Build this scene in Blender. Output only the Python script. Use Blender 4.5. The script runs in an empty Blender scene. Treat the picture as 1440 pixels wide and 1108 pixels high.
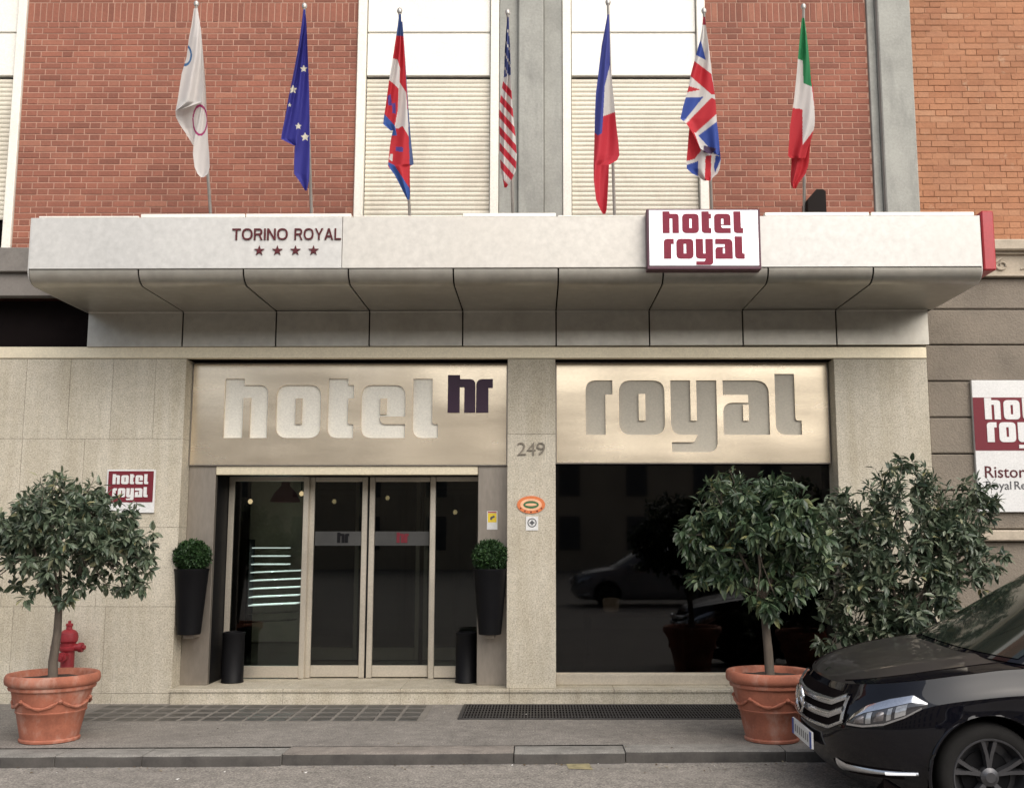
import bpy, math, random
import numpy as np
from mathutils import Vector, Matrix, noise as mnoise
R = random.Random(7)
rad = math.radians
SC = bpy.context.scene
COL = SC.collection

# ------------------------------------------------------------------ camera
FPX, CXP, CYP, CAMD, CAMH = 1470.0, 756.0, 554.0, 10.6, 1.61
TH = math.atan2(757 - 554, FPX)
cam = bpy.data.cameras.new('camera')
cam_ob = bpy.data.objects.new('camera', cam); COL.objects.link(cam_ob)
cam.sensor_width = 36; cam.sensor_fit = 'HORIZONTAL'; cam.lens = FPX / 1440 * 36
cam.shift_x = -(CXP - 720) / 1440
cam.clip_end = 3000
cam_ob.location = (0, -CAMD, CAMH); cam_ob.rotation_euler = (math.pi / 2 + TH, 0, 0)
SC.camera = cam_ob

# ------------------------------------------------------------------ sky, sun, exposure
SUN_EL, SUN_AZ = 42, 30          # sun behind the camera's right shoulder, veiled by cloud
w = bpy.data.worlds.new('World'); SC.world = w; w.use_nodes = True
nt = w.node_tree; nt.nodes.clear()
o_ = nt.nodes.new('ShaderNodeOutputWorld'); b_ = nt.nodes.new('ShaderNodeBackground')
s_ = nt.nodes.new('ShaderNodeTexSky'); s_.sky_type = 'NISHITA'; s_.sun_disc = False
s_.sun_elevation = rad(SUN_EL); s_.sun_rotation = rad(180 - SUN_AZ); s_.air_density = 1.0; s_.dust_density = 4.0; s_.ozone_density = 1.0
h_ = nt.nodes.new('ShaderNodeHueSaturation'); h_.inputs['Saturation'].default_value = 0.6
nt.links.new(s_.outputs[0], h_.inputs['Color']); nt.links.new(h_.outputs[0], b_.inputs[0])
b_.inputs[1].default_value = 0.12
nt.links.new(b_.outputs[0], o_.inputs[0])
sl = bpy.data.lights.new('sun', 'SUN'); sl.energy = 1.5; sl.angle = rad(85); sl.color = (1, .95, .87)
so = bpy.data.objects.new('sun', sl); COL.objects.link(so)
sd = Vector((math.sin(rad(SUN_AZ)) * math.cos(rad(SUN_EL)), -math.cos(rad(SUN_AZ)) * math.cos(rad(SUN_EL)), math.sin(rad(SUN_EL))))
so.rotation_euler = sd.to_track_quat('Z', 'Y').to_euler(); so.location = (6, -12, 20)
vs = SC.view_settings; vs.view_transform = 'Standard'; vs.look = 'None'; vs.gamma = 1.0; vs.exposure = 0.72
SC.cycles.max_bounces = 8

# ------------------------------------------------------------------ helpers
def at(px, py, Y):
    a = (px - CXP) / FPX; b = -(py - CYP) / FPX
    c, s = math.cos(TH), math.sin(TH)
    t = (Y + CAMD) / (c - b * s)
    return Vector((a * t, Y, CAMH + (s + b * c) * t))

class MB:
    def __init__(self): self.v = []; self.f = []
    def poly(self, pts):
        n = len(self.v); self.v += [tuple(p) for p in pts]; self.f.append(tuple(range(n, n + len(pts)))); return self
    def box(self, x0, x1, y0, y1, z0, z1, b=0.0):
        n = len(self.v)
        if b <= 0:
            self.v += [(x, y, z) for z in (z0, z1) for y in (y0, y1) for x in (x0, x1)]
            for q in ((0, 2, 3, 1), (4, 5, 7, 6), (0, 1, 5, 4), (2, 6, 7, 3), (0, 4, 6, 2), (1, 3, 7, 5)):
                self.f.append(tuple(n + i for i in q))
            return self
        idx = {}
        for sx in (0, 1):
            for sy in (0, 1):
                for sz in (0, 1):
                    X, Y, Z = (x0, x1)[sx], (y0, y1)[sy], (z0, z1)[sz]
                    ix, iy, iz = X + (b, -b)[sx], Y + (b, -b)[sy], Z + (b, -b)[sz]
                    for k, p in enumerate(((X, iy, iz), (ix, Y, iz), (ix, iy, Z))):
                        idx[sx, sy, sz, k] = len(self.v); self.v.append(p)
        def add(q, c):
            p = [Vector(self.v[i]) for i in q]
            nrm = (p[1] - p[0]).cross(p[2] - p[0])
            ctr = sum(p, Vector()) / len(p) - Vector(c)
            self.f.append(tuple(q) if nrm.dot(ctr) > 0 else tuple(reversed(q)))
        c = ((x0 + x1) / 2, (y0 + y1) / 2, (z0 + z1) / 2)
        for s in (0, 1):
            add([idx[s, 0, 0, 0], idx[s, 1, 0, 0], idx[s, 1, 1, 0], idx[s, 0, 1, 0]], c)
            add([idx[0, s, 0, 1], idx[1, s, 0, 1], idx[1, s, 1, 1], idx[0, s, 1, 1]], c)
            add([idx[0, 0, s, 2], idx[1, 0, s, 2], idx[1, 1, s, 2], idx[0, 1, s, 2]], c)
            for t in (0, 1):
                add([idx[s, t, 0, 0], idx[s, t, 1, 0], idx[s, t, 1, 1], idx[s, t, 0, 1]], c)
                add([idx[s, 0, t, 0], idx[s, 1, t, 0], idx[s, 1, t, 2], idx[s, 0, t, 2]], c)
                add([idx[0, s, t, 1], idx[1, s, t, 1], idx[1, s, t, 2], idx[0, s, t, 2]], c)
                for u in (0, 1):
                    add([idx[s, t, u, 0], idx[s, t, u, 1], idx[s, t, u, 2]], c)
        return self
    def grid(self, P, flip=False):          # P[i][j] points
        n = len(self.v); a, b = len(P), len(P[0])
        for r in P: self.v += [tuple(p) for p in r]
        for i in range(a - 1):
            for j in range(b - 1):
                q = (n + i * b + j, n + i * b + j + 1, n + (i + 1) * b + j + 1, n + (i + 1) * b + j)
                self.f.append(q[::-1] if flip else q)
        return self
    def lathe(self, prof, cx, cy, n=40, cap0=True, cap1=True, ax='z', wob=0):
        b0 = len(self.v)
        for (r, z) in prof:
            for k in range(n):
                a = 2 * math.pi * k / n
                rr = r * (1 + wob * mnoise.noise(Vector((math.cos(a) * 1.5, math.sin(a) * 1.5, z * 4 + cx))))
                if ax == 'z': self.v.append((cx + rr * math.cos(a), cy + rr * math.sin(a), z))
                else: self.v.append((cx + rr * math.cos(a), z, cy + rr * math.sin(a)))   # axis along y: cx, cz
        m = len(prof)
        for i in range(m - 1):
            for k in range(n):
                q = (b0 + i * n + k, b0 + i * n + (k + 1) % n, b0 + (i + 1) * n + (k + 1) % n, b0 + (i + 1) * n + k)
                self.f.append(q if ax == 'z' else q[::-1])
        if cap0: self.f.append(tuple(b0 + k for k in (range(n - 1, -1, -1) if ax == 'z' else range(n))))
        if cap1: self.f.append(tuple(b0 + (m - 1) * n + k for k in (range(n) if ax == 'z' else range(n - 1, -1, -1))))
        return self
    def tube(self, pts, rads, n=8, caps=True):
        b0 = len(self.v); pts = [Vector(p) for p in pts]
        if not hasattr(rads, '__len__'): rads = [rads] * len(pts)
        for i, p in enumerate(pts):
            d = (pts[min(i + 1, len(pts) - 1)] - pts[max(i - 1, 0)]).normalized()
            u = d.cross(Vector((0.13, 0.2, 1)) if abs(d.z) < .95 else Vector((1, 0.1, 0))).normalized(); v = d.cross(u)
            for k in range(n):
                a = 2 * math.pi * k / n
                self.v.append(tuple(p + rads[i] * (math.cos(a) * u + math.sin(a) * v)))
        for i in range(len(pts) - 1):
            for k in range(n):
                self.f.append((b0 + i * n + k, b0 + i * n + (k + 1) % n, b0 + (i + 1) * n + (k + 1) % n, b0 + (i + 1) * n + k))
        if caps:
            self.f.append(tuple(b0 + k for k in range(n - 1, -1, -1)))
            self.f.append(tuple(b0 + (len(pts) - 1) * n + k for k in range(n)))
        return self
    def add(self, v, f):
        n = len(self.v); self.v += [tuple(p) for p in v]; self.f += [tuple(n + i for i in q) for q in f]; return self
    def mesh(self, name):
        me = bpy.data.meshes.new(name); me.from_pydata(self.v, [], self.f); me.update(); return me
    def build(self, name, m, parent=None, smooth=False, angle=40):
        me = self.mesh(name)
        return put(name, me, m, parent, smooth, angle)

def put(name, me, m, parent=None, smooth=False, angle=40):
    if m is not None:
        me.materials.clear(); me.materials.append(m)
    if smooth:
        me.polygons.foreach_set('use_smooth', [True] * len(me.polygons))
        me.set_sharp_from_angle(angle=rad(angle))
    ob = bpy.data.objects.new(name, me); COL.objects.link(ob)
    if parent: adopt(ob, parent)
    return ob

def adopt(ob, parent):
    ob.parent = parent
    M = Matrix.Identity(4); p = parent
    while p is not None:
        M = p.matrix_parent_inverse @ p.matrix_basis @ M if False else (p.matrix_parent_inverse @ p.matrix_basis) @ M
        p = p.parent
    ob.matrix_parent_inverse = M.inverted()

def tag(o, label=None, cat=None, group=None, kind=None):
    if label: o['label'] = label
    if cat: o['category'] = cat
    if group: o['group'] = group
    if kind: o['kind'] = kind
    return o

def thing(name, loc, label, cat, group=None):
    o = bpy.data.objects.new(name, None); COL.objects.link(o); o.location = loc; o.empty_display_size = .2
    return tag(o, label, cat, group)

def solid(x0, x1, y0, y1, z0, z1, name, m, parent=None, b=.004):
    return MB().box(x0, x1, y0, y1, z0, z1, b).build(name, m, parent)

# ------------------------------------------------------------------ materials
def nodes(name):
    m = bpy.data.materials.new(name); m.use_nodes = True
    t = m.node_tree; p = t.nodes['Principled BSDF']
    return m, t, p
def N(t, kind, **kw):
    n = t.nodes.new(kind)
    for k, v in kw.items():
        if k in n.inputs.keys() if not k.startswith('_') else False: n.inputs[k].default_value = v
        else: setattr(n, k.lstrip('_'), v)
    return n
def wpos(t, scale=(1, 1, 1)):
    g = t.nodes.new('ShaderNodeNewGeometry'); mp = t.nodes.new('ShaderNodeMapping'); mp.inputs['Scale'].default_value = scale
    t.links.new(g.outputs['Position'], mp.inputs['Vector']); return mp.outputs[0]
def noise(t, vec, scale, detail=4, rough=.6):
    n = t.nodes.new('ShaderNodeTexNoise'); n.inputs['Scale'].default_value = scale; n.inputs['Detail'].default_value = detail; n.inputs['Roughness'].default_value = rough
    t.links.new(vec, n.inputs['Vector']); return n.outputs['Fac']
def ramp(t, fac, stops):
    r = t.nodes.new('ShaderNodeValToRGB'); e = r.color_ramp.elements
    while len(e) < len(stops): e.new(.5)
    for k, (p, c) in enumerate(stops):
        e[k].position = p; e[k].color = (*c, 1) if len(c) == 3 else c
    t.links.new(fac, r.inputs[0]); return r.outputs[0]
def mixc(t, a, b, fac, mode='MIX'):
    n = t.nodes.new('ShaderNodeMix'); n.data_type = 'RGBA'; n.blend_type = mode
    for s, v in ((n.inputs[6], a), (n.inputs[7], b)):
        if isinstance(v, tuple): s.default_value = (*v, 1)
        else: t.links.new(v, s)
    if isinstance(fac, (int, float)): n.inputs[0].default_value = fac
    else: t.links.new(fac, n.inputs[0])
    return n.outputs[2]
def bump(t, p, h, strength=.3, dist=.01):
    b = t.nodes.new('ShaderNodeBump'); b.inputs['Strength'].default_value = strength; b.inputs['Distance'].default_value = dist
    t.links.new(h, b.inputs['Height']); t.links.new(b.outputs[0], p.inputs['Normal'])
def mat(name, col, rough=.6, metal=0, var=.12, vs=3.0, fine=60, bmp=0, bd=.004, stretch=(1, 1, 1), spec=.5, coat=0, rvar=.1, dirt=None, spk=0, warp=0, crack=0):
    m, t, p = nodes(name)
    v = wpos(t, stretch)
    n1 = noise(t, v, vs, 5); n2 = noise(t, v, fine, 3)
    lo = tuple(c * (1 - var * 2) for c in col); hi = tuple(min(1, c * (1 + var * 1.4)) for c in col)
    c = ramp(t, n1, [(.3, lo), (.5, col), (.72, hi)])
    c = mixc(t, c, ramp(t, n2, [(.3, (.75,) * 3), (.7, (1.1,) * 3)]), .5, 'MULTIPLY')
    if crack:
        vo = t.nodes.new('ShaderNodeTexVoronoi'); vo.feature = 'DISTANCE_TO_EDGE'; vo.inputs['Scale'].default_value = crack
        nz = t.nodes.new('ShaderNodeTexNoise'); nz.inputs['Scale'].default_value = 2.5; nz.inputs['Detail'].default_value = 8; t.links.new(v, nz.inputs['Vector'])
        ad = t.nodes.new('ShaderNodeVectorMath'); ad.operation = 'MULTIPLY_ADD'; ad.inputs[1].default_value = (.7, .7, .7); t.links.new(nz.outputs['Color'], ad.inputs[0]); t.links.new(v, ad.inputs[2]); t.links.new(ad.outputs[0], vo.inputs['Vector'])
        c = mixc(t, c, ramp(t, vo.outputs['Distance'], [(0, (.5,) * 3), (.004, (.7,) * 3), (.008, (1,) * 3)]), .45, 'MULTIPLY')
    if spk:
        c = mixc(t, c, ramp(t, noise(t, v, fine * 1.7, 2, .8), [(.34, (.45,) * 3), (.5, (1,) * 3), (.66, (1.6,) * 3)]), spk, 'MULTIPLY')
        c = mixc(t, c, ramp(t, noise(t, v, 9, 6, .75), [(.38, (.72,) * 3), (.62, (1.15,) * 3)]), .8, 'MULTIPLY')
    if dirt:
        d = noise(t, wpos(t, dirt[2]), dirt[1], 6, .7)
        c = mixc(t, c, dirt[0], ramp(t, d, [(.5, (0, 0, 0)), (.78, (.7,) * 3)]))
    t.links.new(c, p.inputs['Base Color'])
    rr = t.nodes.new('ShaderNodeMapRange'); rr.inputs['To Min'].default_value = max(.02, rough - rvar); rr.inputs['To Max'].default_value = min(1, rough + rvar)
    t.links.new(n1, rr.inputs[0]); t.links.new(rr.outputs[0], p.inputs['Roughness'])
    p.inputs['Metallic'].default_value = metal; p.inputs['Specular IOR Level'].default_value = spec
    if coat: p.inputs['Coat Weight'].default_value = coat; p.inputs['Coat Roughness'].default_value = .03
    if bmp: bump(t, p, n2, bmp, bd)
    elif warp: bump(t, p, noise(t, wpos(t), 1.1, 1, .3), 1.0, warp)
    return m
def brickmat(name, stops, white=.0):
    m, t, p = nodes(name)
    g = t.nodes.new('ShaderNodeNewGeometry'); oi = t.nodes.new('ShaderNodeObjectInfo')
    a = N(t, 'ShaderNodeMath', operation='ADD'); t.links.new(g.outputs['Random Per Island'], a.inputs[0]); t.links.new(oi.outputs['Random'], a.inputs[1])
    fr = N(t, 'ShaderNodeMath', operation='FRACT'); t.links.new(a.outputs[0], fr.inputs[0])
    c = ramp(t, fr.outputs[0], stops)
    v = wpos(t)
    big = noise(t, v, 1.1, 4); sm = noise(t, v, 45, 4)
    c = mixc(t, c, ramp(t, big, [(.3, (.78, .74, .74)), (.7, (1.12, 1.05, 1.0))]), .8, 'MULTIPLY')
    c = mixc(t, c, ramp(t, sm, [(.25, (.7,) * 3), (.75, (1.15,) * 3)]), .6, 'MULTIPLY')
    if white:
        st = noise(t, v, 5, 6, .75)
        c = mixc(t, c, (.55, .42, .3), ramp(t, st, [(.62, (0, 0, 0)), (.74, (white,) * 3)]))
    t.links.new(c, p.inputs['Base Color']); p.inputs['Roughness'].default_value = .88
    bump(t, p, sm, .5, .006)
    return m
def granitemat(name, base):
    m, t, p = nodes(name)
    v = wpos(t); g = t.nodes.new('ShaderNodeObjectInfo')
    big = noise(t, v, .9, 5); mid = noise(t, v, 14, 3); fine = noise(t, v, 70, 3, .75)
    drip = noise(t, wpos(t, (6, 6, .5)), 1.0, 5)
    c = ramp(t, fine, [(.3, tuple(x * .55 for x in base)), (.48, base), (.68, tuple(min(1, x * 1.35) for x in base))])
    c = mixc(t, c, ramp(t, big, [(.3, (.8, .77, .7)), (.7, (1.08, 1.08, 1.06))]), .8, 'MULTIPLY')
    c = mixc(t, c, ramp(t, mid, [(.3, (.85,) * 3), (.7, (1.08,) * 3)]), .7, 'MULTIPLY')
    c = mixc(t, c, ramp(t, drip, [(.35, (.82, .8, .74)), (.6, (1.02,) * 3)]), .7, 'MULTIPLY')
    tone = ramp(t, g.outputs['Random'], [(0, (.92, .91, .88)), (1, (1.06, 1.06, 1.05))])
    c = mixc(t, c, tone, .8, 'MULTIPLY')
    t.links.new(c, p.inputs['Base Color']); p.inputs['Roughness'].default_value = .7
    bump(t, p, fine, .25, .003)
    return m
def glassmat(name, tint, spec=1.0, rough=.0):
    m, t, p = nodes(name); t.nodes.remove(p); out = t.nodes['Material Output']
    tr = N(t, 'ShaderNodeBsdfTransparent'); tr.inputs[0].default_value = (*tint, 1)
    gl = N(t, 'ShaderNodeBsdfGlossy'); gl.inputs['Roughness'].default_value = rough; gl.inputs['Color'].default_value = (spec, spec, spec, 1)
    fr = N(t, 'ShaderNodeFresnel'); fr.inputs[0].default_value = 1.55
    mx = N(t, 'ShaderNodeMixShader'); t.links.new(fr.outputs[0], mx.inputs[0]); t.links.new(tr.outputs[0], mx.inputs[1]); t.links.new(gl.outputs[0], mx.inputs[2])
    t.links.new(mx.outputs[0], out.inputs[0]); return m
def emit(name, col, s):
    m, t, p = nodes(name); p.inputs['Base Color'].default_value = (*col, 1); p.inputs['Emission Color'].default_value = (*col, 1); p.inputs['Emission Strength'].default_value = s
    return m
def clothmat():
    m, t, p = nodes('flag_cloth')
    a = t.nodes.new('ShaderNodeVertexColor'); a.layer_name = 'print'
    wv = noise(t, wpos(t), 220, 2)
    c = mixc(t, a.outputs[0], ramp(t, wv, [(.3, (.88,) * 3), (.7, (1.04,) * 3)]), .6, 'MULTIPLY')
    t.links.new(c, p.inputs['Base Color']); p.inputs['Roughness'].default_value = .75
    tl = t.nodes.new('ShaderNodeBsdfTranslucent'); t.links.new(c, tl.inputs[0])
    mx = t.nodes.new('ShaderNodeMixShader'); mx.inputs[0].default_value = .3
    t.links.new(p.outputs[0], mx.inputs[1]); t.links.new(tl.outputs[0], mx.inputs[2]); t.links.new(mx.outputs[0], t.nodes['Material Output'].inputs[0])
    return m
def leafmat(name, stops, gloss=.42, transl=.18):
    m, t, p = nodes(name)
    g = t.nodes.new('ShaderNodeNewGeometry')
    c = ramp(t, g.outputs['Random Per Island'], stops)
    big = noise(t, wpos(t), 3.5, 3)
    c = mixc(t, c, ramp(t, big, [(.3, (.75, .78, .8)), (.7, (1.15, 1.12, 1.0))]), .8, 'MULTIPLY')
    t.links.new(c, p.inputs['Base Color']); p.inputs['Roughness'].default_value = gloss
    tl = t.nodes.new('ShaderNodeBsdfTranslucent'); t.links.new(c, tl.inputs[0])
    mx = t.nodes.new('ShaderNodeMixShader'); mx.inputs[0].default_value = transl
    t.links.new(p.outputs[0], mx.inputs[1]); t.links.new(tl.outputs[0], mx.inputs[2]); t.links.new(mx.outputs[0], t.nodes['Material Output'].inputs[0])
    return m

M = {}
M['brick'] = brickmat('red_brick', [(0, (.205, .080, .054)), (.25, (.262, .102, .068)), (.6, (.292, .116, .077)), (.85, (.24, .093, .062)), (1, (.33, .145, .096))])
M['mortar'] = mat('mortar', (.43, .255, .19), .9, var=.08, vs=2, fine=90, bmp=.3)
M['obrick'] = brickmat('orange_brick', [(0, (.34, .155, .080)), (.3, (.385, .185, .098)), (.6, (.41, .205, .112)), (.85, (.36, .165, .088)), (1, (.44, .24, .14))], .5)
M['omortar'] = mat('orange_mortar', (.40, .21, .12), .95, var=.1, vs=6, fine=70, bmp=.4)
M['granite'] = granitemat('granite', (.485, .45, .385))
M['granite_step'] = granitemat('granite_step', (.45, .415, .35))
M['joint'] = mat('joint_filler', (.16, .14, .115), .95)
M['concrete'] = mat('concrete', (.33, .33, .30), .9, var=.1, vs=2.2, fine=40, bmp=.35, dirt=((.16, .16, .15), 2.2, (2, 2, .5)))
M['frame_white'] = mat('white_window_frame', (.78, .75, .67), .45, var=.03)
M['panel_white'] = mat('white_panel', (.80, .78, .71), .4, var=.02)
M['slat'] = mat('shutter_slat', (.66, .615, .51), .5, var=.05, vs=1.2, dirt=((.45, .40, .32), 3, (1, 1, .4)))
M['fascia'] = mat('painted_aluminium', (.53, .52, .495), .42, metal=.25, warp=.008, var=.02, vs=1.3, fine=14, dirt=((.50, .49, .46), .9, (1, 1, .45)))
M['fascia2'] = mat('painted_aluminium_warm', (.54, .515, .47), .42, metal=.25, warp=.008, var=.02, vs=1.3, fine=14, dirt=((.51, .48, .43), .9, (1, 1, .45)))
M['soffit'] = mat('canopy_metal', (.42, .40, .355), .36, metal=.6, warp=.012, var=.04, vs=1.2, fine=10, dirt=((.28, .255, .21), 1.2, (1, 1, .8)))
M['beam'] = mat('cream_beam_metal', (.74, .66, .49), .4, metal=.3, var=.05, vs=1.5, dirt=((.5, .43, .32), 1.5, (1, 1, 1)))
M['cap'] = mat('cap_metal', (.80, .77, .70), .4, metal=.2, var=.05)
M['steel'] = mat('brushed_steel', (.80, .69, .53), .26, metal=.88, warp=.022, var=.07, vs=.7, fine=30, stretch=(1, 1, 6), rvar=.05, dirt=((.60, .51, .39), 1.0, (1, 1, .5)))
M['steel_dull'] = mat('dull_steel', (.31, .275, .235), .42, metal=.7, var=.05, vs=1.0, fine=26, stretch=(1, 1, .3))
M['frame_metal'] = mat('door_frame_metal', (.60, .545, .455), .33, metal=.6, var=.05, vs=2)
M['acrylic'] = mat('letter_backing', (.84, .81, .72), .5, var=.03, vs=2)
M['acrylic2'] = mat('letter_backing_grey', (.50, .46, .38), .5, var=.04, vs=2)
M['purple'] = mat('purple_paint', (.030, .008, .030), .6, var=.05)
M['maroon'] = mat('maroon_letters', (.085, .014, .018), .6, spec=.25, var=.05)
M['crimson'] = mat('sign_crimson', (.20, .018, .04), .6, spec=.25, var=.04)
M['white_sign'] = mat('white_sign_face', (.66, .66, .65), .35, var=.02)
M['lightbox'] = emit('lightbox_face', (.92, .92, .94), .25)
M['burgundy'] = mat('sign_burgundy', (.15, .014, .024), .55, spec=.3, var=.04)
M['red_metal'] = mat('red_enamel', (.38, .022, .032), .35, var=.06, vs=2)
M['dark_edge'] = mat('dark_purple_edge', (.07, .012, .03), .4, var=.05)
M['black'] = mat('black_plastic', (.004, .004, .005), .55, spec=.16, var=.1)
M['shadow_gap'] = mat('black_gap', (.010, .008, .008), .95, spec=.0)
M['glass'] = glassmat('door_glass', (.55, .57, .55), .75)
M['dark_glass'] = glassmat('tinted_glass', (.3, .3, .31), .85, .025)
M['film'] = mat('frosted_film', (.04, .04, .038), .6)
M['terracotta'] = mat('terracotta', (.33, .112, .066), .85, var=.14, vs=5, fine=60, bmp=.25, dirt=((.46, .33, .27), 5, (1, 1, .6)))
M['soil'] = mat('soil', (.035, .025, .018), .98, var=.3, vs=20, bmp=.8, bd=.02)
M['bark'] = mat('bark', (.10, .08, .062), .9, var=.2, vs=14, fine=60, bmp=.6, stretch=(1, 1, .3))
M['leaf'] = leafmat('laurel_leaf', [(0, (.030, .050, .031)), (.35, (.072, .102, .064)), (.7, (.122, .155, .104)), (.95, (.185, .21, .15)), (1, (.27, .25, .12))], .34)
M['leaf2'] = leafmat('glossy_leaf', [(0, (.018, .036, .018)), (.35, (.038, .066, .034)), (.7, (.078, .118, .066)), (.95, (.145, .185, .10)), (1, (.20, .20, .08))], .36)
M['box'] = leafmat('boxwood', [(0, (.012, .035, .010)), (.6, (.020, .058, .014)), (1, (.04, .09, .024))], .6)
M['hydrant'] = mat('hydrant_red', (.24, .015, .022), .5, var=.12, vs=6)
M['asphalt'] = mat('road_asphalt', (.215, .196, .172), .92, var=.08, vs=1.3, fine=38, bmp=.5, bd=.004, spk=.9, crack=.55, dirt=((.26, .24, .215), .8, (1, 2, 1)))
M['pave'] = mat('pavement_asphalt', (.20, .183, .163), .92, var=.09, vs=1.1, fine=42, bmp=.4, bd=.003, spk=.9, crack=.7, dirt=((.125, .113, .10), .9, (1, 1.6, 1)))
M['kerb'] = mat('kerb_granite', (.20, .19, .172), .85, spk=.6, var=.12, vs=3, fine=90, bmp=.4)
M['kerb2'] = mat('kerb_stone_brown', (.195, .172, .15), .85, spk=.6, var=.12, vs=3, fine=90, bmp=.4)
M['kerb_grime'] = mat('kerb_tyre_grime', (.055, .05, .045), .9, var=.25, vs=5, fine=60, bmp=.4)  # kerb front faces: tyre grime plus the face's shade put into the colour
M['iron'] = mat('grate_iron', (.045, .043, .042), .6, metal=.3, var=.2, vs=8)
M['lens'] = mat('pavement_lens', (.06, .057, .052), .5, var=.25, vs=9)
M['lens_frame'] = mat('lens_concrete', (.17, .155, .135), .9, var=.12, vs=4, fine=70, bmp=.3)
M['stone'] = mat('rough_stone_render', (.205, .175, .14), .95, var=.10, vs=2, fine=55, bmp=.7, bd=.012)
M['stone_lt'] = mat('cornice_stone', (.42, .36, .28), .85, var=.1, vs=4, fine=40, bmp=.3)
M['cornice'] = mat('grey_cornice', (.17, .155, .14), .85, var=.1, vs=3, fine=40, bmp=.2)
M['cloth'] = clothmat()
M['pole'] = mat('pole_metal', (.45, .43, .40), .4, metal=.6)
M['wall_dark'] = mat('lobby_wall', (.22, .16, .115), .7)
M['floor_dark'] = mat('lobby_floor', (.05, .045, .04), .2)
M['cream'] = mat('lobby_cream', (.5, .42, .3), .6)
M['shelf_light'] = emit('lit_shelf_edge', (.9, 1, .97), 1.1)
M['globe'] = emit('warm_globe', (1, .72, .42), 1.3)  # glow of the globes added to light the lobby
M['lamp_red'] = emit('red_lampshade', (.12, .02, .03), .05)
M['tan'] = mat('tan_plaster', (.60, .48, .34), .9, var=.08, vs=.5)
M['pane'] = mat('house_pane', (.10, .10, .10), .25)
M['yellow'] = mat('yellow_print', (.75, .55, .03), .6, var=.05)
M['orange'] = mat('orange_print', (.62, .17, .05), .5, var=.06)
M['green'] = mat('green_print', (.03, .12, .04), .5)
M['peach'] = mat('peach_print', (.75, .42, .25), .5)
M['paper'] = mat('litter_white', (.75, .73, .70), .8)
M['digit'] = mat('bronze_digit', (.20, .175, .14), .5, metal=.4)
M['dead_leaf'] = leafmat('dead_leaf', [(0, (.05, .035, .02)), (.5, (.13, .09, .05)), (1, (.26, .22, .15))], .8)
M['dkgrey'] = mat('dark_grey_print', (.08, .08, .085), .5)

# ------------------------------------------------------------------ lettering
def rpoly(pts, seg=6):
    out = []; n = len(pts)
    for i, q in enumerate(pts):
        p = Vector(q[:2]); r = q[2] if len(q) > 2 else 0
        if r <= 0: out.append((p.x, p.y)); continue
        a = (Vector(pts[i - 1][:2]) - p).normalized(); b = (Vector(pts[(i + 1) % n][:2]) - p).normalized()
        for k in range(seg + 1):
            t = k / seg; A = p + a * r; B = p + b * r; c = p * .96 + (A + B) * .02
            x = A * (1 - t) ** 2 + c * 2 * t * (1 - t) + B * t * t
            out.append((x.x, x.y))
    return out
GL = {
 'h': (440, [[(0, 0), (0, 605), (195, 605), (195, 540), (440, 540, 90), (440, 0), (265, 0), (265, 410), (190, 410), (190, 0)]]),
 'o': (450, [[(0, 0, 115), (0, 540, 115), (450, 540, 115), (450, 0, 115)], [(193, 140), (260, 140), (260, 405), (193, 405)]]),
 't': (260, [[(0, 0, 100), (0, 605), (200, 605), (200, 540), (260, 540), (260, 405), (203, 405), (203, 140, 20), (260, 140), (260, 0)]]),
 'e': (445, [[(0, 0, 110), (0, 540, 110), (445, 540, 110), (445, 218), (188, 218), (188, 140, 60), (445, 140), (445, 0)], [(190, 240), (256, 240), (256, 405), (190, 405)]]),
 'l': (255, [[(0, 0, 100), (0, 605), (195, 605), (195, 140, 30), (255, 140), (255, 0)]]),
 'r': (265, [[(0, 0), (0, 540, 100), (265, 540), (265, 400), (195, 400), (195, 0)]]),
 'y': (455, [[(0, 0, 110), (0, 540), (195, 540), (195, 140), (256, 140), (256, 540), (455, 540), (455, -170, 100), (5, -170), (5, -72), (225, -72, 20), (262, 0)]]),
 'a': (455, [[(0, 0), (0, 318, 95), (250, 318), (250, 396), (0, 396), (0, 540), (455, 540, 130), (455, 0)], [(196, 140), (252, 140), (252, 296), (196, 296)]]),
}
CAPS = {
 'T': (78, [[(0, 100), (78, 100), (78, 86), (47, 86), (47, 0), (31, 0), (31, 86), (0, 86)]]),
 'O': (98, [[(0, 0, 47), (0, 101, 47), (98, 101, 47), (98, 0, 47)], [(17, 14, 31), (17, 87, 31), (81, 87, 31), (81, 14, 31)]]),
 'R': (80, [[(0, 0), (0, 100), (77, 100, 28), (77, 43, 26), (60, 43), (81, 0), (63, 0), (44, 42), (16, 42), (16, 0)], [(16, 86), (16, 56), (60, 56, 14), (60, 86, 14)]]),
 'I': (16, [[(0, 0), (0, 100), (16, 100), (16, 0)]]),
 'N': (80, [[(0, 0), (0, 100), (18, 100), (64, 27), (64, 100), (80, 100), (80, 0), (62, 0), (16, 73), (16, 0)]]),
 'Y': (84, [[(34, 0), (34, 40), (0, 100), (19, 100), (42, 56), (65, 100), (84, 100), (50, 40), (50, 0)]]),
 'A': (88, [[(0, 0), (35, 100), (53, 100), (88, 0), (70, 0), (62, 23), (26, 23), (18, 0)], [(31, 37), (57, 37), (44, 78)]]),
 'L': (66, [[(0, 0), (0, 100), (16, 100), (16, 14), (66, 14), (66, 0)]]),
 ' ': (34, []),
}
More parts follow.
